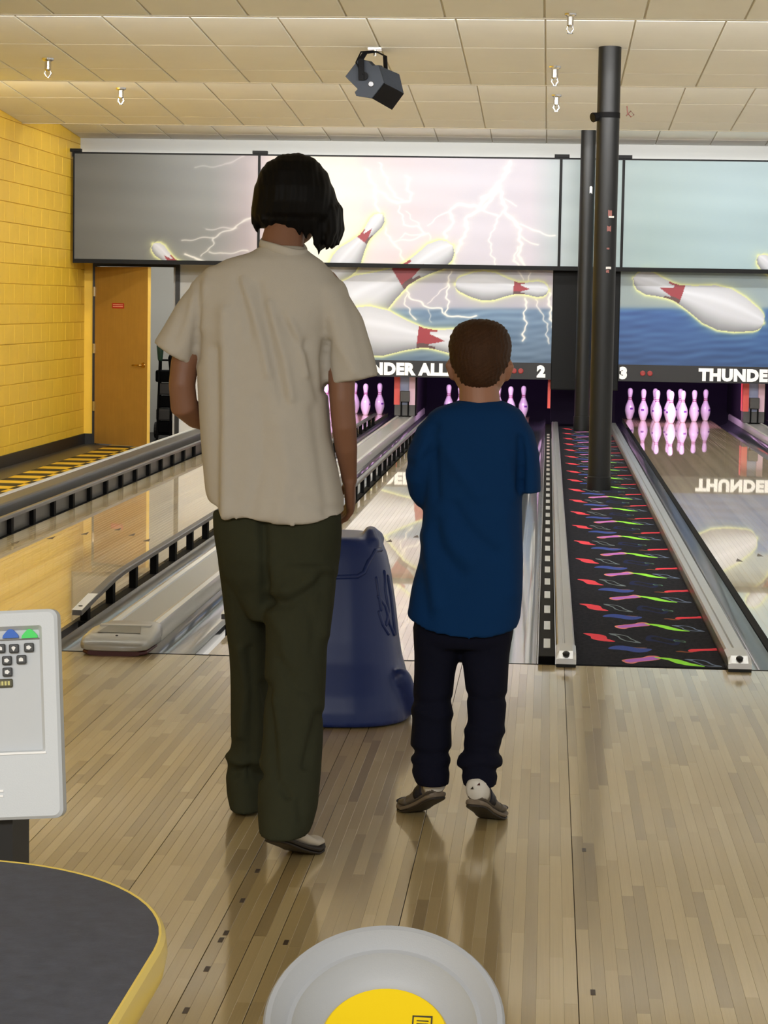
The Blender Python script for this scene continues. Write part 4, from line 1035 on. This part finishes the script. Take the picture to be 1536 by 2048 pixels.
# trousers
hips = [(1020, 424, 682, 0.125, AD), (1060, 426, 684, 0.132, AD), (1110, 434, 680, 0.140, AD), (1150, 441, 674, 0.125, AD), (1180, 462, 648, 0.105, AD), (1235, 500, 580, 0.085, AD)]
legL = [(1120, 436, 546, 0.115, 5.66), (1200, 447, 541, 0.110, 5.71), (1300, 458, 546, 0.102, 5.77), (1400, 463, 545, 0.098, 5.82), (1480, 467, 542, 0.098, 5.86), (1520, 460, 538, 0.105, 5.88), (1545, 454, 536, 0.112, 5.89), (1580, 456, 536, 0.118, 5.89), (1608, 462, 536, 0.115, 5.88)]
legR = [(1120, 524, 676, 0.130, 5.63), (1200, 532, 664, 0.120, 5.60), (1300, 532, 654, 0.110, 5.55), (1400, 527, 650, 0.106, 5.49), (1480, 522, 647, 0.106, 5.43), (1550, 518, 644, 0.110, 5.38), (1610, 516, 638, 0.112, 5.34), (1645, 517, 628, 0.108, 5.32), (1664, 519, 620, 0.104, 5.31)]
mb = MB().loft(px_rings(hips, 2.6, 36)).loft(px_rings(legL, 2.3, 28)).loft(px_rings(legR, 2.3, 28))
me = fuse(mb, 'trousers', 0.0065, 3, 0.5)
k2 = 1536 / 480
def c2(p_): return cr(p_, 300, 800, k2)
wrinkle(me, [(c2([(720, 780), (730, 1000), (745, 1300)]) , 6, -0.016), (c2([(770, 1050), (800, 1150), (860, 1200)]), 8, 0.008), (c2([(760, 1280), (880, 1300), (1000, 1230), (1130, 1130)]), 7, -0.012), (c2([(760, 1240), (900, 1240), (1030, 1160)]), 9, 0.010),
             (c2([(1000, 1300), (1060, 1450), (1040, 1600)]), 7, -0.006), (c2([(780, 1380), (850, 1500), (870, 1640)]), 8, 0.007), (c2([(1150, 1100), (1140, 1300), (1110, 1500)]), 7, 0.008),
             ([(545, 1400), (560, 1480), (560, 1560)], 8, 0.008), ([(530, 1370), (545, 1450), (555, 1560), (575, 1590)], 6, -0.010), ([(640, 1430), (625, 1480), (612, 1530)], 6, -0.010), ([(560, 1320), (590, 1370), (630, 1390)], 7, -0.006),
             ([(480, 1300), (495, 1380), (480, 1470)], 6, 0.008), ([(500, 1300), (505, 1450), (500, 1560)], 6, -0.008), ([(470, 1545), (495, 1540), (515, 1550)], 6, -0.014), ([(455, 1510), (480, 1525), (510, 1522)], 6, 0.010), ([(600, 1600), (605, 1640)], 6, -0.006)], 9.0, 0.0025, 2)
o = link('trousers', me, 'pants_green', None, True); o.parent = adult; o.location = -Vector(adult.location)
# body: one continuous surface
mb = MB()
HC = P(590, 398, 5.73)
HM = head(mb, HC, 0.076, 0.094, 0.108, 0.55)
mb.tube([P(560, 515, AD), P(563, 495, 5.655), P(568, 470, 5.67), P(578, 430, 5.70)], [(0.062, 0.058), (0.055, 0.052), (0.052, 0.052), (0.052, 0.055)], 20, ref=(1, 0, 0))
mb.loft(px_rings([(a, l + 14, r_ - 14, h, D) for a, l, r_, h, D in torso[2:-2]], 2.2, 28, 0.014, 0.80))
mb.loft(px_rings(hips[:-2], 2.3, 28, 0.045))
mb.loft(px_rings(legL[:-2], 2.1, 20, 0.022)); mb.loft(px_rings(legR[:-2], 2.1, 20, 0.024))
def arm(pts):
    mb.capsule([P(x, y, D) for x, y, D, r in pts], [r for *_, r in pts], 16)
arm([(650, 575, 5.66, 0.045), (672, 650, 5.655, 0.042), (683, 740, 5.63, 0.036), (684, 800, 5.62, 0.032), (688, 852, 5.625, 0.0315), (692, 895, 5.65, 0.029), (697, 940, 5.69, 0.022), (699, 962, 5.71, 0.020)])
hand(mb, P(699, 966, 5.71), (0.0, 0.55, -0.85), (-0.2, 0.8, 0.5), (-1, 0, -0.1), 0.165, 0.55)
arm([(430, 575, 5.66, 0.045), (398, 650, 5.655, 0.042), (369, 730, 5.63, 0.036), (364, 770, 5.62, 0.034), (368, 812, 5.625, 0.036), (392, 832, 5.68, 0.032), (425, 845, 5.78, 0.027), (452, 850, 5.86, 0.021)])
hand(mb, P(456, 850, 5.87), (0.55, 0.8, 0.05), (-0.3, 0.2, 0.9), (0.7, -0.5, 0.2), 0.165, 0.6)
me = fuse(mb, 'body', 0.0048, 3, 0.4)
o = link('body', me, 'skin', None, True); o.parent = adult; o.location = -Vector(adult.location)
for s in (-1, 1): MB().ball(HM @ Vector((s * 0.031, 0.094 * 0.90, 0.0)), 0.012, 0.008, 0.008, 10, 6).build('eye', 'eye', adult, True)
# hair: short bob, longer lock falling on the right
mb = MB()
hr = [(307, 577, 604, 0.02, 5.71), (313, 556, 622, 0.050, 5.71), (325, 536, 640, 0.078, 5.71), (345, 521, 654, 0.100, 5.71), (375, 509, 668, 0.116, 5.71), (405, 504, 676, 0.120, 5.71), (430, 503, 680, 0.114, 5.715), (448, 507, 681, 0.100, 5.73), (458, 513, 674, 0.085, 5.745)]
mb.loft(px_rings(hr, 2.1, 32))
def lock(pts, r): mb.capsule([P(x, y, D) for x, y, D in pts], r, 8)
for i in range(8):
    x0 = 636 + i * 5.6; D0 = 5.66 + 0.018 * (i % 4)
    lock([(x0, 420, D0), (x0 + 4, 460, D0), (x0 + random.uniform(-3, 3), 488, D0), (x0 - 4 + random.uniform(-5, 5), 500 + random.uniform(-4, 14) - abs(i - 3) * 2, D0 + 0.01)], [0.016, 0.015, 0.010, 0.003])
for i in range(7):
    x0 = 528 + i * 16; D0 = 5.625 + 0.004 * abs(i - 3)
    lock([(x0, 410, D0 + 0.02), (x0 + 2, 440, D0), (x0 + 5, 456 + i * 4.2, D0 + 0.015)], [0.018, 0.015, 0.004])
lock([(512, 415, 5.69), (511, 445, 5.69), (516, 466, 5.70)], [0.014, 0.011, 0.003])
lock([(625, 450, 5.65), (634, 478, 5.66), (640, 500, 5.67)], [0.012, 0.009, 0.003])
me = fuse(mb, 'hair', 0.0042, 2, 0.4)
co = get_co(me); no = get_no(me); px_, py_ = proj_np(co)
set_co(me, co + no * (0.0006 * np.sin(px_ / 1.7 + 2.2 * np.sin(py_ / 22)) + 0.0012 * np.sin(px_ / 5.1 + py_ / 30))[:, None])
o = link('hair', me, 'hair_black', None, True); o.parent = adult; o.location = -Vector(adult.location)
hl = P(540, 1682, 5.24); tl = P(622, 1702, 5.46)
shoe(adult, (hl.x, 5.24, 0), (tl.x + 0.01, 5.475, 0), 0.094, 0.075, 0.062, ('shoe_white', 'sole_dark'))
hl = P(500, 1600, 5.86); shoe(adult, (hl.x, 5.84, 0), (hl.x - 0.03, 6.09, 0), 0.094, 0.08, 0.0, ('shoe_white', 'sole_dark'))

# ---- child ----------------------------------------------------------
CD = 5.86
child = thing('person', 'child in a long blue T-shirt and dark jeans standing on tiptoe', 'person', (P(920, 1600, CD).x, CD, 0))
torso = [(800, 920, 1006, 0.050, CD), (808, 896, 1024, 0.062, CD), (817, 872, 1040, 0.074, CD), (830, 856, 1050, 0.084, CD), (855, 847, 1056, 0.094, CD), (890, 845, 1056, 0.100, CD), (940, 846, 1050, 0.104, CD), (1000, 848, 1042, 0.106, CD),
         (1060, 843, 1043, 0.108, CD), (1120, 834, 1045, 0.110, CD), (1180, 821, 1044, 0.112, CD), (1230, 813, 1041, 0.114, CD), (1255, 812, 1038, 0.114, CD), (1268, 814, 1036, 0.113, CD)]
R = px_rings(torso, 2.5, 36)
hx = [811, 835, 860, 890, 920, 960, 990, 1015, 1040]; hy = [1238, 1256, 1266, 1273, 1277, 1278, 1276, 1270, 1258]
for q in R[-1]:
    px_, py_ = proj_np(np.array([q])); q.z = P(px_[0], float(np.interp(px_[0], hx, hy)), CD - 0.10).z
for i_, q in enumerate(R[-2]): q.z = max(q.z, R[-1][i_].z + 0.01)
mb = MB().loft(R)
sl_, sr_ = sleeve([(885, 838, CD, 24, 0.060), (862, 868, CD, 31, 0.066), (848, 910, CD, 34, 0.068), (844, 945, CD + 0.01, 33, 0.068), (850, 972, CD + 0.03, 33, 0.066), (856, 985, CD + 0.045, 28, 0.06)])
mb.tube(sl_, sr_, 22, ref=(1, 0, 0.3))
sl_, sr_ = sleeve([(1028, 842, CD, 22, 0.058), (1046, 872, CD, 24, 0.064), (1054, 910, CD, 25, 0.066), (1058, 950, CD, 23, 0.064), (1059, 984, CD, 22, 0.060)])
mb.tube(sl_, sr_, 22, ref=(1, 0, 0.1))
me = fuse(mb, 'shirt', 0.006, 3, 0.5)
kb = 1536 / 340; kc = 1536 / 360
def c3(p_): return cr(p_, 780, 600, kb)
def c4(p_): return cr(p_, 760, 1000, kc)
wrinkle(me, [(c3([(410, 1150), (400, 1400), (420, 1780)]), 6, -0.007), (c3([(250, 1450), (330, 1300), (420, 1230)]), 7, 0.005), (c3([(180, 1480), (300, 1440), (380, 1380)]), 6, -0.005), (c3([(1190, 1250), (1190, 1450), (1170, 1700)]), 5, -0.010), (c3([(1050, 1450), (1090, 1600), (1110, 1800)]), 6, 0.005),
             (c3([(520, 1380), (640, 1560), (780, 1750)]), 9, 0.006), (c4([(640, 60), (730, 220), (850, 350), (980, 450)]), 8, -0.007), (c4([(480, 200), (500, 400), (600, 540), (680, 630)]), 8, -0.007), (c4([(560, 250), (640, 400), (760, 520)]), 10, 0.006),
             (c4([(400, 300), (420, 550), (480, 900)]), 8, 0.006), (c4([(320, 400), (350, 700), (400, 1000)]), 8, -0.005), (c4([(1050, 150), (1100, 400), (1120, 800)]), 9, 0.005)], 9.0, 0.0016, 3)
o = link('shirt', me, 'shirt_blue', None, True); o.parent = child; o.location = -Vector(child.location)
hips = [(1190, 832, 1030, 0.085, CD), (1240, 828, 1030, 0.095, CD), (1275, 826, 1027, 0.095, CD), (1290, 828, 1022, 0.085, CD)]
legL = [(1255, 826, 922, 0.080, CD), (1310, 828, 918, 0.076, CD), (1350, 827, 911, 0.074, CD), (1400, 824, 906, 0.071, CD - .01), (1450, 823, 903, 0.068, CD - .02), (1490, 820, 904, 0.068, CD - .03), (1504, 824, 903, 0.066, CD - .035), (1520, 820, 902, 0.068, CD - .04), (1545, 824, 900, 0.064, CD - .05), (1566, 833, 898, 0.058, CD - .055)]
legR = [(1255, 916, 1030, 0.080, CD), (1310, 922, 1020, 0.076, CD), (1350, 927, 1017, 0.074, CD - .01), (1400, 932, 1013, 0.071, CD - .02), (1440, 935, 1009, 0.068, CD - .03), (1470, 930, 1004, 0.067, CD - .045), (1495, 925, 1000, 0.066, CD - .055), (1512, 917, 1005, 0.070, CD - .06), (1527, 912, 1006, 0.072, CD - .065), (1540, 920, 998, 0.064, CD - .07), (1552, 923, 996, 0.062, CD - .075), (1570, 927, 993, 0.058, CD - .08)]
mb = MB().loft(px_rings(hips, 2.4, 30)).loft(px_rings(legL, 2.2, 26)).loft(px_rings(legR, 2.2, 26))
me = fuse(mb, 'jeans', 0.006, 2, 0.5)
wrinkle(me, [([(830, 1400), (860, 1410), (900, 1400)], 5, -0.005), ([(830, 1420), (870, 1435), (900, 1428)], 6, 0.005), ([(825, 1502), (860, 1512), (900, 1505)], 5, -0.007), ([(825, 1530), (860, 1528), (895, 1535)], 5, -0.005), ([(935, 1390), (970, 1405), (1010, 1395)], 5, -0.005),
             ([(930, 1460), (965, 1470), (1003, 1462)], 6, 0.005), ([(925, 1500), (965, 1496), (1000, 1505)], 5, -0.006), ([(925, 1540), (960, 1536), (996, 1540)], 5, -0.008)], 9.0, 0.003, 4)
o = link('jeans', me, 'jeans', None, True); o.parent = child; o.location = -Vector(child.location)
mb = MB()
HC2 = P(960, 722, CD + 0.035)
HM2 = head(mb, HC2, 0.0765, 0.092, 0.102, 0.15)
mb.tube([P(960, 822, CD), P(959, 800, CD), P(958, 780, CD + 0.005), P(958, 750, CD + 0.02)], [(0.060, 0.055), (0.0535, 0.050), (0.052, 0.050), (0.053, 0.056)], 20, ref=(1, 0, 0))
mb.loft(px_rings([(a, l + 10, r_ - 10, h, D) for a, l, r_, h, D in torso[2:-2]], 2.2, 24, 0.012, 0.85)); mb.loft(px_rings(hips, 2.2, 24, 0.015))
mb.loft(px_rings(legL, 2.0, 18, 0.017)); mb.loft(px_rings(legR, 2.0, 18, 0.017))
arm([(885, 850, CD, 0.034), (856, 900, CD, 0.031), (850, 955, CD + 0.01, 0.028), (862, 968, CD + 0.06, 0.026), (890, 960, CD + 0.15, 0.021), (915, 950, CD + 0.20, 0.017)])
hand(mb, P(918, 950, CD + 0.205), (0.75, 0.6, 0.1), (-0.2, 0.2, 0.9), (0.5, -0.8, 0), 0.125, 0.6)
arm([(1030, 855, CD, 0.034), (1052, 900, CD, 0.031), (1056, 950, CD + 0.01, 0.026), (1050, 962, CD + 0.06, 0.024), (1030, 960, CD + 0.15, 0.021), (1008, 950, CD + 0.20, 0.017)])
hand(mb, P(1004, 950, CD + 0.205), (-0.75, 0.6, 0.1), (0.2, 0.2, 0.9), (-0.5, -0.8, 0), 0.125, 0.6)
me = fuse(mb, 'body', 0.0042, 3, 0.4)
o = link('body', me, 'skin_pale', None, True); o.parent = child; o.location = -Vector(child.location)
for s in (-1, 1): MB().ball(HM2 @ Vector((s * 0.030, 0.092 * 0.90, 0.0)), 0.012, 0.008, 0.008, 10, 6).build('eye', 'eye', child, True)
hr = [(638, 948, 974, 0.02, CD + .035), (642, 930, 992, 0.046, CD + .035), (649, 916, 1005, 0.066, CD + .035), (659, 907, 1014, 0.082, CD + .034), (672, 901, 1020, 0.094, CD + .033), (688, 897, 1023, 0.102, CD + .03), (710, 898, 1022, 0.104, CD + .028), (728, 901, 1018, 0.102, CD + .028), (745, 907, 1011, 0.096, CD + .028), (758, 913, 1005, 0.087, CD + .026), (768, 919, 999, 0.075, CD + .022), (775, 925, 993, 0.060, CD + .018)]
me = fuse(MB().loft(px_rings(hr, 2.0, 32)), 'hair', 0.004, 2, 0.4)
co = get_co(me); no = get_no(me); px_, py_ = proj_np(co)
set_co(me, co + no * (0.0008 * np.sin(px_ * 0.9 + 1.7 * np.sin(py_ / 7)) + 0.0006 * np.sin(py_ * 0.7 + px_ * 0.4))[:, None])
o = link('hair', me, 'hair_brown', None, True); o.parent = child; o.location = -Vector(child.location)
sm = ('shoe_grey', 'sole_tan', 'shoe_silver', 'shoe_navy', 'shoe_grey')
h_ = P(884, 1590, 5.77); t_ = P(806, 1625, 5.93); shoe(child, (h_.x, 5.765, 0), (t_.x, 5.945, 0), 0.080, 0.078, 0.064, sm)
h_ = P(945, 1605, 5.72); t_ = P(996, 1640, 5.89); pr_ = shoe(child, (h_.x, 5.705, 0), (t_.x, 5.90, 0), 0.082, 0.078, 0.060, sm)
for u_, z_, mt_ in ((-0.006, 0.046, 'sole_dark'), (0.012, 0.058, 'maroon')):
    MB().add([pr_(-0.03, u_ - 0.004, z_ - 0.003), pr_(-0.03, u_ + 0.005, z_ - 0.002), pr_(-0.03, u_ + 0.003, z_ + 0.005)], [(0, 1, 2)]).build('heel_mark', mt_, child)

# ------------------------------------------------------------------ blue ball ramp
RD = 7.30; rcx = P(664, 1430, RD).x
ramp = thing('ball_ramp', 'moulded blue plastic ball ramp standing between adult and child', 'ball ramp', (rcx, RD, 0))
hz = lambda y: P(740, y, RD).z
def rr_(w, yc, hd, z, e=2.6, n=44):
    out = []
    for j in range(n):
        a = 2 * math.pi * j / n; ca, sa = math.cos(a), math.sin(a)
        out.append(Vector((rcx + w * math.copysign(abs(ca) ** (2 / e), ca), RD + yc + hd * math.copysign(abs(sa) ** (2 / e), sa), z)))
    return out
K_ = RD / FPX
prof_r = [(1440, 158, 0.26, 0.0), (1432, 161, 0.265, 0.0), (1400, 161, 0.26, 0.0), (1370, 156, 0.25, 0.005), (1340, 148, 0.235, 0.01), (1310, 139, 0.22, 0.015), (1270, 132, 0.205, 0.02), (1210, 124, 0.19, 0.03), (1150, 114, 0.175, 0.04), (1110, 104, 0.165, 0.05), (1085, 92, 0.155, 0.055), (1074, 82, 0.145, 0.055), (1071, 66, 0.13, 0.055)]
z_floor = 0.002
body = MB().loft([rr_(w * K_, yc, hd, max(z_floor, hz(py)) if py < 1440 else z_floor) for py, w, hd, yc in prof_r])
for s in (-1, 1):
    body.capsule([(rcx + s * 74 * K_, RD - 0.02, hz(1085)), (rcx + s * 72 * K_, RD + 0.0, hz(1066)), (rcx + s * 70 * K_, RD + 0.05, hz(1068)), (rcx + s * 78 * K_, RD + 0.12, hz(1085))], [0.034, 0.020, 0.024, 0.03], 12)
    body.capsule([(rcx + s * 146 * K_, RD - 0.12, 0.15), (rcx + s * 156 * K_, RD - 0.10, 0.09), (rcx + s * 158 * K_, RD - 0.08, 0.05)], [0.03, 0.034, 0.034], 12)
    body.capsule([(rcx + s * 60 * K_, RD - 0.20, 0.03), (rcx + s * 116 * K_, RD - 0.17, 0.035)], [0.03, 0.032], 12)
# chute sloping to the lane
body.loft([[Vector((rcx + x, y, z)) for x, z in ((-0.13, z0), (0.13, z0), (0.13, z1), (0.09, z1), (0.07, z1 - 0.03), (-0.07, z1 - 0.03), (-0.09, z1), (-0.13, z1))] for y, z0, z1 in ((RD + 0.10, 0.01, 0.56), (RD + 0.35, 0.01, 0.36), (RD + 0.62, 0.01, 0.14), (RD + 0.72, 0.01, 0.07))])
me = fuse(body, 'body', 0.008, 5, 0.5); me.materials.append(M['ramp_blue'])
o = link('body', me, None, None, True); o.parent = ramp; o.location = -Vector(ramp.location)
def surf(px, py, lift=0.0):
    """point on the elliptical flank seen at the pixel"""
    i = 0
    ys = [q[0] for q in prof_r][::-1]; ws = [q[1] for q in prof_r][::-1]; hd = [q[2] for q in prof_r][::-1]; yc = [q[3] for q in prof_r][::-1]
    w = np.interp(py, ys, ws) * K_; h = np.interp(py, ys, hd); c_ = np.interp(py, ys, yc)
    x = P(px, py, RD - 0.1).x - rcx; x = max(-w * 0.97, min(w * 0.97, x))
    y = -h * (1 - abs(x / w) ** 2.6) ** (1 / 2.6)
    return Vector((rcx + x, RD + c_ + y - lift, hz(py)))
for poly in ([(752, 1150), (757, 1180), (762, 1210)], [(766, 1140), (769, 1175), (776, 1215), (772, 1240)], [(756, 1185), (770, 1205), (778, 1240), (786, 1262)], [(772, 1150), (780, 1185), (785, 1225), (790, 1262)], [(758, 1215), (766, 1240), (776, 1258)]):
    MB().capsule([surf(x, y, -0.004) for x, y in poly], [0.007] * len(poly), 8).build('relief_line', 'ramp_blue', ramp, True)
MB().capsule([surf(x, y, -0.002) for x, y in ((664, 1147), (690, 1146), (716, 1145), (728, 1138), (736, 1118), (748, 1098), (758, 1098))], [0.008] * 7, 8).build('ridge', 'ramp_blue', ramp, True)

# ------------------------------------------------------------------ score console
SY = 3.0
o0 = P(126, 1636, SY)
con = thing('score_console', 'light grey scoring console with dark keys cut off by the left picture edge', 'console', (o0.x - 0.2, SY, 0))
tl_ = math.radians(9)
CM = Matrix.Translation(o0) @ Matrix.Rotation(-tl_, 4, 'X') @ Matrix.Rotation(math.radians(-4.0), 4, 'Y')
H_ = 0.288; W_ = 0.46
def cbox(n_, mt, x0, x1, z0, z1, y0, y1, par=None, bev=0.0):
    o = MB().box(x0, x1, y0, y1, z0, z1, CM).build(n_, mt, par or con)
    if bev: bevel(o, bev, 3)
    return o
k_ = SY / FPX
# frame pieces leave a sunken key field
fx0, fx1, fz0, fz1 = -W_ + 0.02, -33 * k_ + 0.0005, 137 * k_, 399 * k_
def rrect(x0, x1, z0, z1, r, n=6):
    out = []
    for cx_, cz_, a0 in ((x1 - r, z1 - r, 0), (x0 + r, z1 - r, 90), (x0 + r, z0 + r, 180), (x1 - r, z0 + r, 270)):
        for i in range(n + 1):
            a = math.radians(a0 + 90 * i / n); out.append((cx_ + r * math.cos(a), cz_ + r * math.sin(a)))
    return out
mb = MB()
O_ = rrect(-W_, 0, 0, H_, 0.012); I_ = rrect(fx0, fx1, fz0, fz1, 0.004); I2 = rrect(fx0 + 0.006, fx1 - 0.006, fz0 + 0.003, fz1 - 0.006, 0.003); n_ = len(O_)
def lay(poly, y, sc=0.0): return [CM @ Vector((x, y, z)) for x, z in poly]
O2 = rrect(-W_ + 0.004, -0.004, 0.004, H_ - 0.004, 0.010)
mb.loft([lay(O_, 0.026), lay(O_, 0.004), lay(O2, 0.0), lay(I_, 0.0), lay(I2, 0.010)], cap=False)
v0 = len(mb.v); mb.add(lay(O_, 0.026), [tuple(range(n_))])
mb.build('casing', 'console', con, 'auto')
fld = cbox('key_field', 'console_in', fx0 + 0.004, fx1 - 0.004, fz0 + 0.001, fz1 - 0.004, 0.0098, 0.02)
def cpx(px, py, y=0.01):
    """pixel -> console face coordinates"""
    r = C2W @ Vector(((px - 768) / FPX, (1024 - py) / FPX, -1)); inv = CM.inverted(); a = inv @ CAM; d = inv.to_3x3() @ r
    t = (y - a.y) / d.y; q = a + d * t; return q.x, q.z
def key(px, py, mark):
    x, z = cpx(px, py); k = cbox('key', 'key', x - 0.0068, x + 0.0068, z - 0.0062, z + 0.0062, 0.004, 0.0105, None, 0.002)
    if mark == 'arrow': pts = [(-0.003, 0.002), (0.001, 0.003), (0.004, 0), (0.001, -0.003), (-0.003, -0.002)]
    elif mark == 'drop': pts = [(0, -0.004), (0.003, 0.001), (0.001, 0.003), (-0.001, 0.003), (-0.003, 0.001)]
    else: pts = [(-0.003, -0.0025), (0.003, -0.0025), (0.003, 0.0012), (0, 0.003), (-0.003, 0.0012)]
    MB().prism([CM @ Vector((x + a, 0.0037, z + b)) for a, b in pts], CM @ Vector((0, 0, 0)), CM @ Vector((0, 0.0006, 0))).build('symbol', 'key_mark', k)
for px, py, mk in ((-57, 1298, 'house'), (-27, 1297, 'drop'), (2, 1297, 'house'), (29, 1297, 'drop'), (59, 1295, 'arrow'), (-45, 1322, 'arrow'), (-14, 1321, 'drop'), (15, 1321, 'arrow'), (44, 1319, 'house'), (-14, 1346, 'house'), (16, 1344, 'arrow')): key(px, py, mk)
x, z = cpx(2, 1367)
lb = cbox('label_strip', 'olive_label', x - 0.05, x + 0.017, z - 0.006, z + 0.006, 0.006, 0.0105, None, 0.002)
for i in range(6): cbox('label_mark', 'olive_mark', x - 0.012 + i * 0.0045, x - 0.009 + i * 0.0045, z - 0.0028, z + 0.0028, 0.0055, 0.0062, lb)
# coloured buttons under the top edge
for px, mt in ((-18, 'btn_yellow'), (22, 'btn_blue'), (60, 'btn_green')):
    x, z = cpx(px, 1266)
    pts = [(-0.0115, -0.007), (0.0115, -0.007), (0.0105, -0.003), (0.005, 0.003), (0.0015, 0.0055), (-0.0015, 0.0055), (-0.005, 0.003), (-0.0105, -0.003)]
    MB().prism([CM @ Vector((x + a, 0.0062, z + b)) for a, b in pts], CM @ Vector((0, 0, 0)), CM @ Vector((0, 0.004, 0))).build('colour_button', mt, con)
x, z = cpx(40, 1278); cbox('divider', 'cap_dark', fx0 + 0.004, fx1 - 0.006, z - 0.001, z + 0.0004, 0.0075, 0.0105)
cbox('lower_edge', 'console_line', fx0, fx1 + 0.001, fz0 - 0.002, fz0 + 0.001, -0.0015, 0.004)
for i, pz in enumerate((1582, 1592)):
    x, z = cpx(0, pz, 0); cbox('moulded_mark', 'console_line', x - 0.03, x + 0.005, z - 0.0015, z + 0.0015, -0.0012, 0.001)
MB().box(o0.x - 0.40, o0.x - 0.075, SY + 0.02, SY + 0.12, 0.10, o0.z + 0.01).build('stand', 'rubber', con)
MB().box(o0.x - 0.44, o0.x - 0.03, SY - 0.06, SY + 0.24, 0.0, 0.10).build('stand_foot', 'rubber', con)

# ------------------------------------------------------------------ table
TZ = 0.74
tb = thing('table', 'black laminate table with a yellow edge in the lower left corner', 'table', (-0.95, 1.55, 0))
def outline(ins=0.0, n=18):
    cx_, cy_, rx_, ry_ = -0.62, 2.05, 0.267, 0.320
    pts = [(cx_ + (rx_ - ins) * math.cos(a), cy_ + (ry_ - ins) * math.sin(a)) for a in [math.pi / 2 * i / n for i in range(n + 1)]]
    cx2 = -1.26
    pts += [(cx2 - (rx_ - ins) * math.sin(a), cy_ + (ry_ - ins) * math.cos(a)) for a in [math.pi / 2 * i / n for i in range(n + 1)]]
    y0_ = 1.0
    pts += [(cx2 - rx_ + ins, y0_ + ins), (cx_ + rx_ - ins, y0_ + ins)]
    return pts
Lr = lambda ins, z: [Vector((x, y, z)) for x, y in outline(ins)]
MB().loft([Lr(0.004, TZ - 0.034), Lr(0.004, TZ)]).build('top', 'table_top', tb)
MB().loft([Lr(0.0035, TZ - 0.038), Lr(-0.001, TZ - 0.034), Lr(-0.004, TZ - 0.018), Lr(-0.002, TZ - 0.003), Lr(0.002, TZ + 0.0008), Lr(0.0045, TZ + 0.0004), Lr(0.0046, TZ - 0.034)], cap=False).build('edge_band', 'table_edge', tb, 'auto')
MB().lathe([(0.045, 0.02), (0.045, TZ - 0.036)], 24, Matrix.Translation((-0.95, 1.55, 0))).build('pedestal', 'rubber', tb, 'auto')
MB().lathe([(0.28, 0.0), (0.28, 0.012), (0.10, 0.03), (0.045, 0.05)], 32, Matrix.Translation((-0.95, 1.55, 0))).build('base', 'rubber', tb, 'auto')

# ------------------------------------------------------------------ bucket stool
QD = 2.9; qc = P(768, 2056, QD)
st = thing('bucket_seat', 'grey plastic bucket seat with round yellow pad at the bottom picture edge', 'seat', (qc.x, QD, 0))
QM = Matrix.Translation(qc) @ Matrix.Rotation(math.radians(36), 4, 'X')
MB().lathe([(0.001, -0.085), (0.07, -0.08), (0.125, -0.055), (0.152, -0.015), (0.160, 0.004), (0.1605, 0.012), (0.157, 0.017), (0.150, 0.017), (0.145, 0.011), (0.130, -0.001), (0.124, -0.001), (0.119, -0.009), (0.100, -0.024), (0.085, -0.034), (0.001, -0.036)], 64, QM).build('shell', 'seat_grey', st, 'auto')
pad = MB().lathe([(0.001, -0.034), (0.084, -0.034), (0.087, -0.031), (0.084, -0.027), (0.05, -0.025), (0.001, -0.025)], 48, QM).build('pad', 'seat_yellow', st, 'auto')
for x0, x1, y0, y1 in ((0.035, 0.037, 0.018, 0.040), (0.035, 0.062, 0.038, 0.040), (0.060, 0.062, 0.018, 0.040), (0.041, 0.057, 0.031, 0.0325), (0.041, 0.057, 0.026, 0.0275)):
    MB().box(x0, x1, y0, y1, -0.0262, -0.0245, QM).build('pad_print', 'olive_label', pad)
MB().tube([(qc.x, QD + 0.01, 0.03), (qc.x, QD + 0.01, qc.z - 0.10), QM @ Vector((0, 0, -0.07))], [0.028, 0.028, 0.045], 20).build('pedestal', 'rail_black', st, 'auto')
MB().lathe([(0.17, 0.0), (0.17, 0.010), (0.06, 0.028), (0.03, 0.04)], 32, Matrix.Translation((qc.x, QD + 0.01, 0))).build('base', 'rail_black', st, 'auto')
bpy.context.view_layer.update()
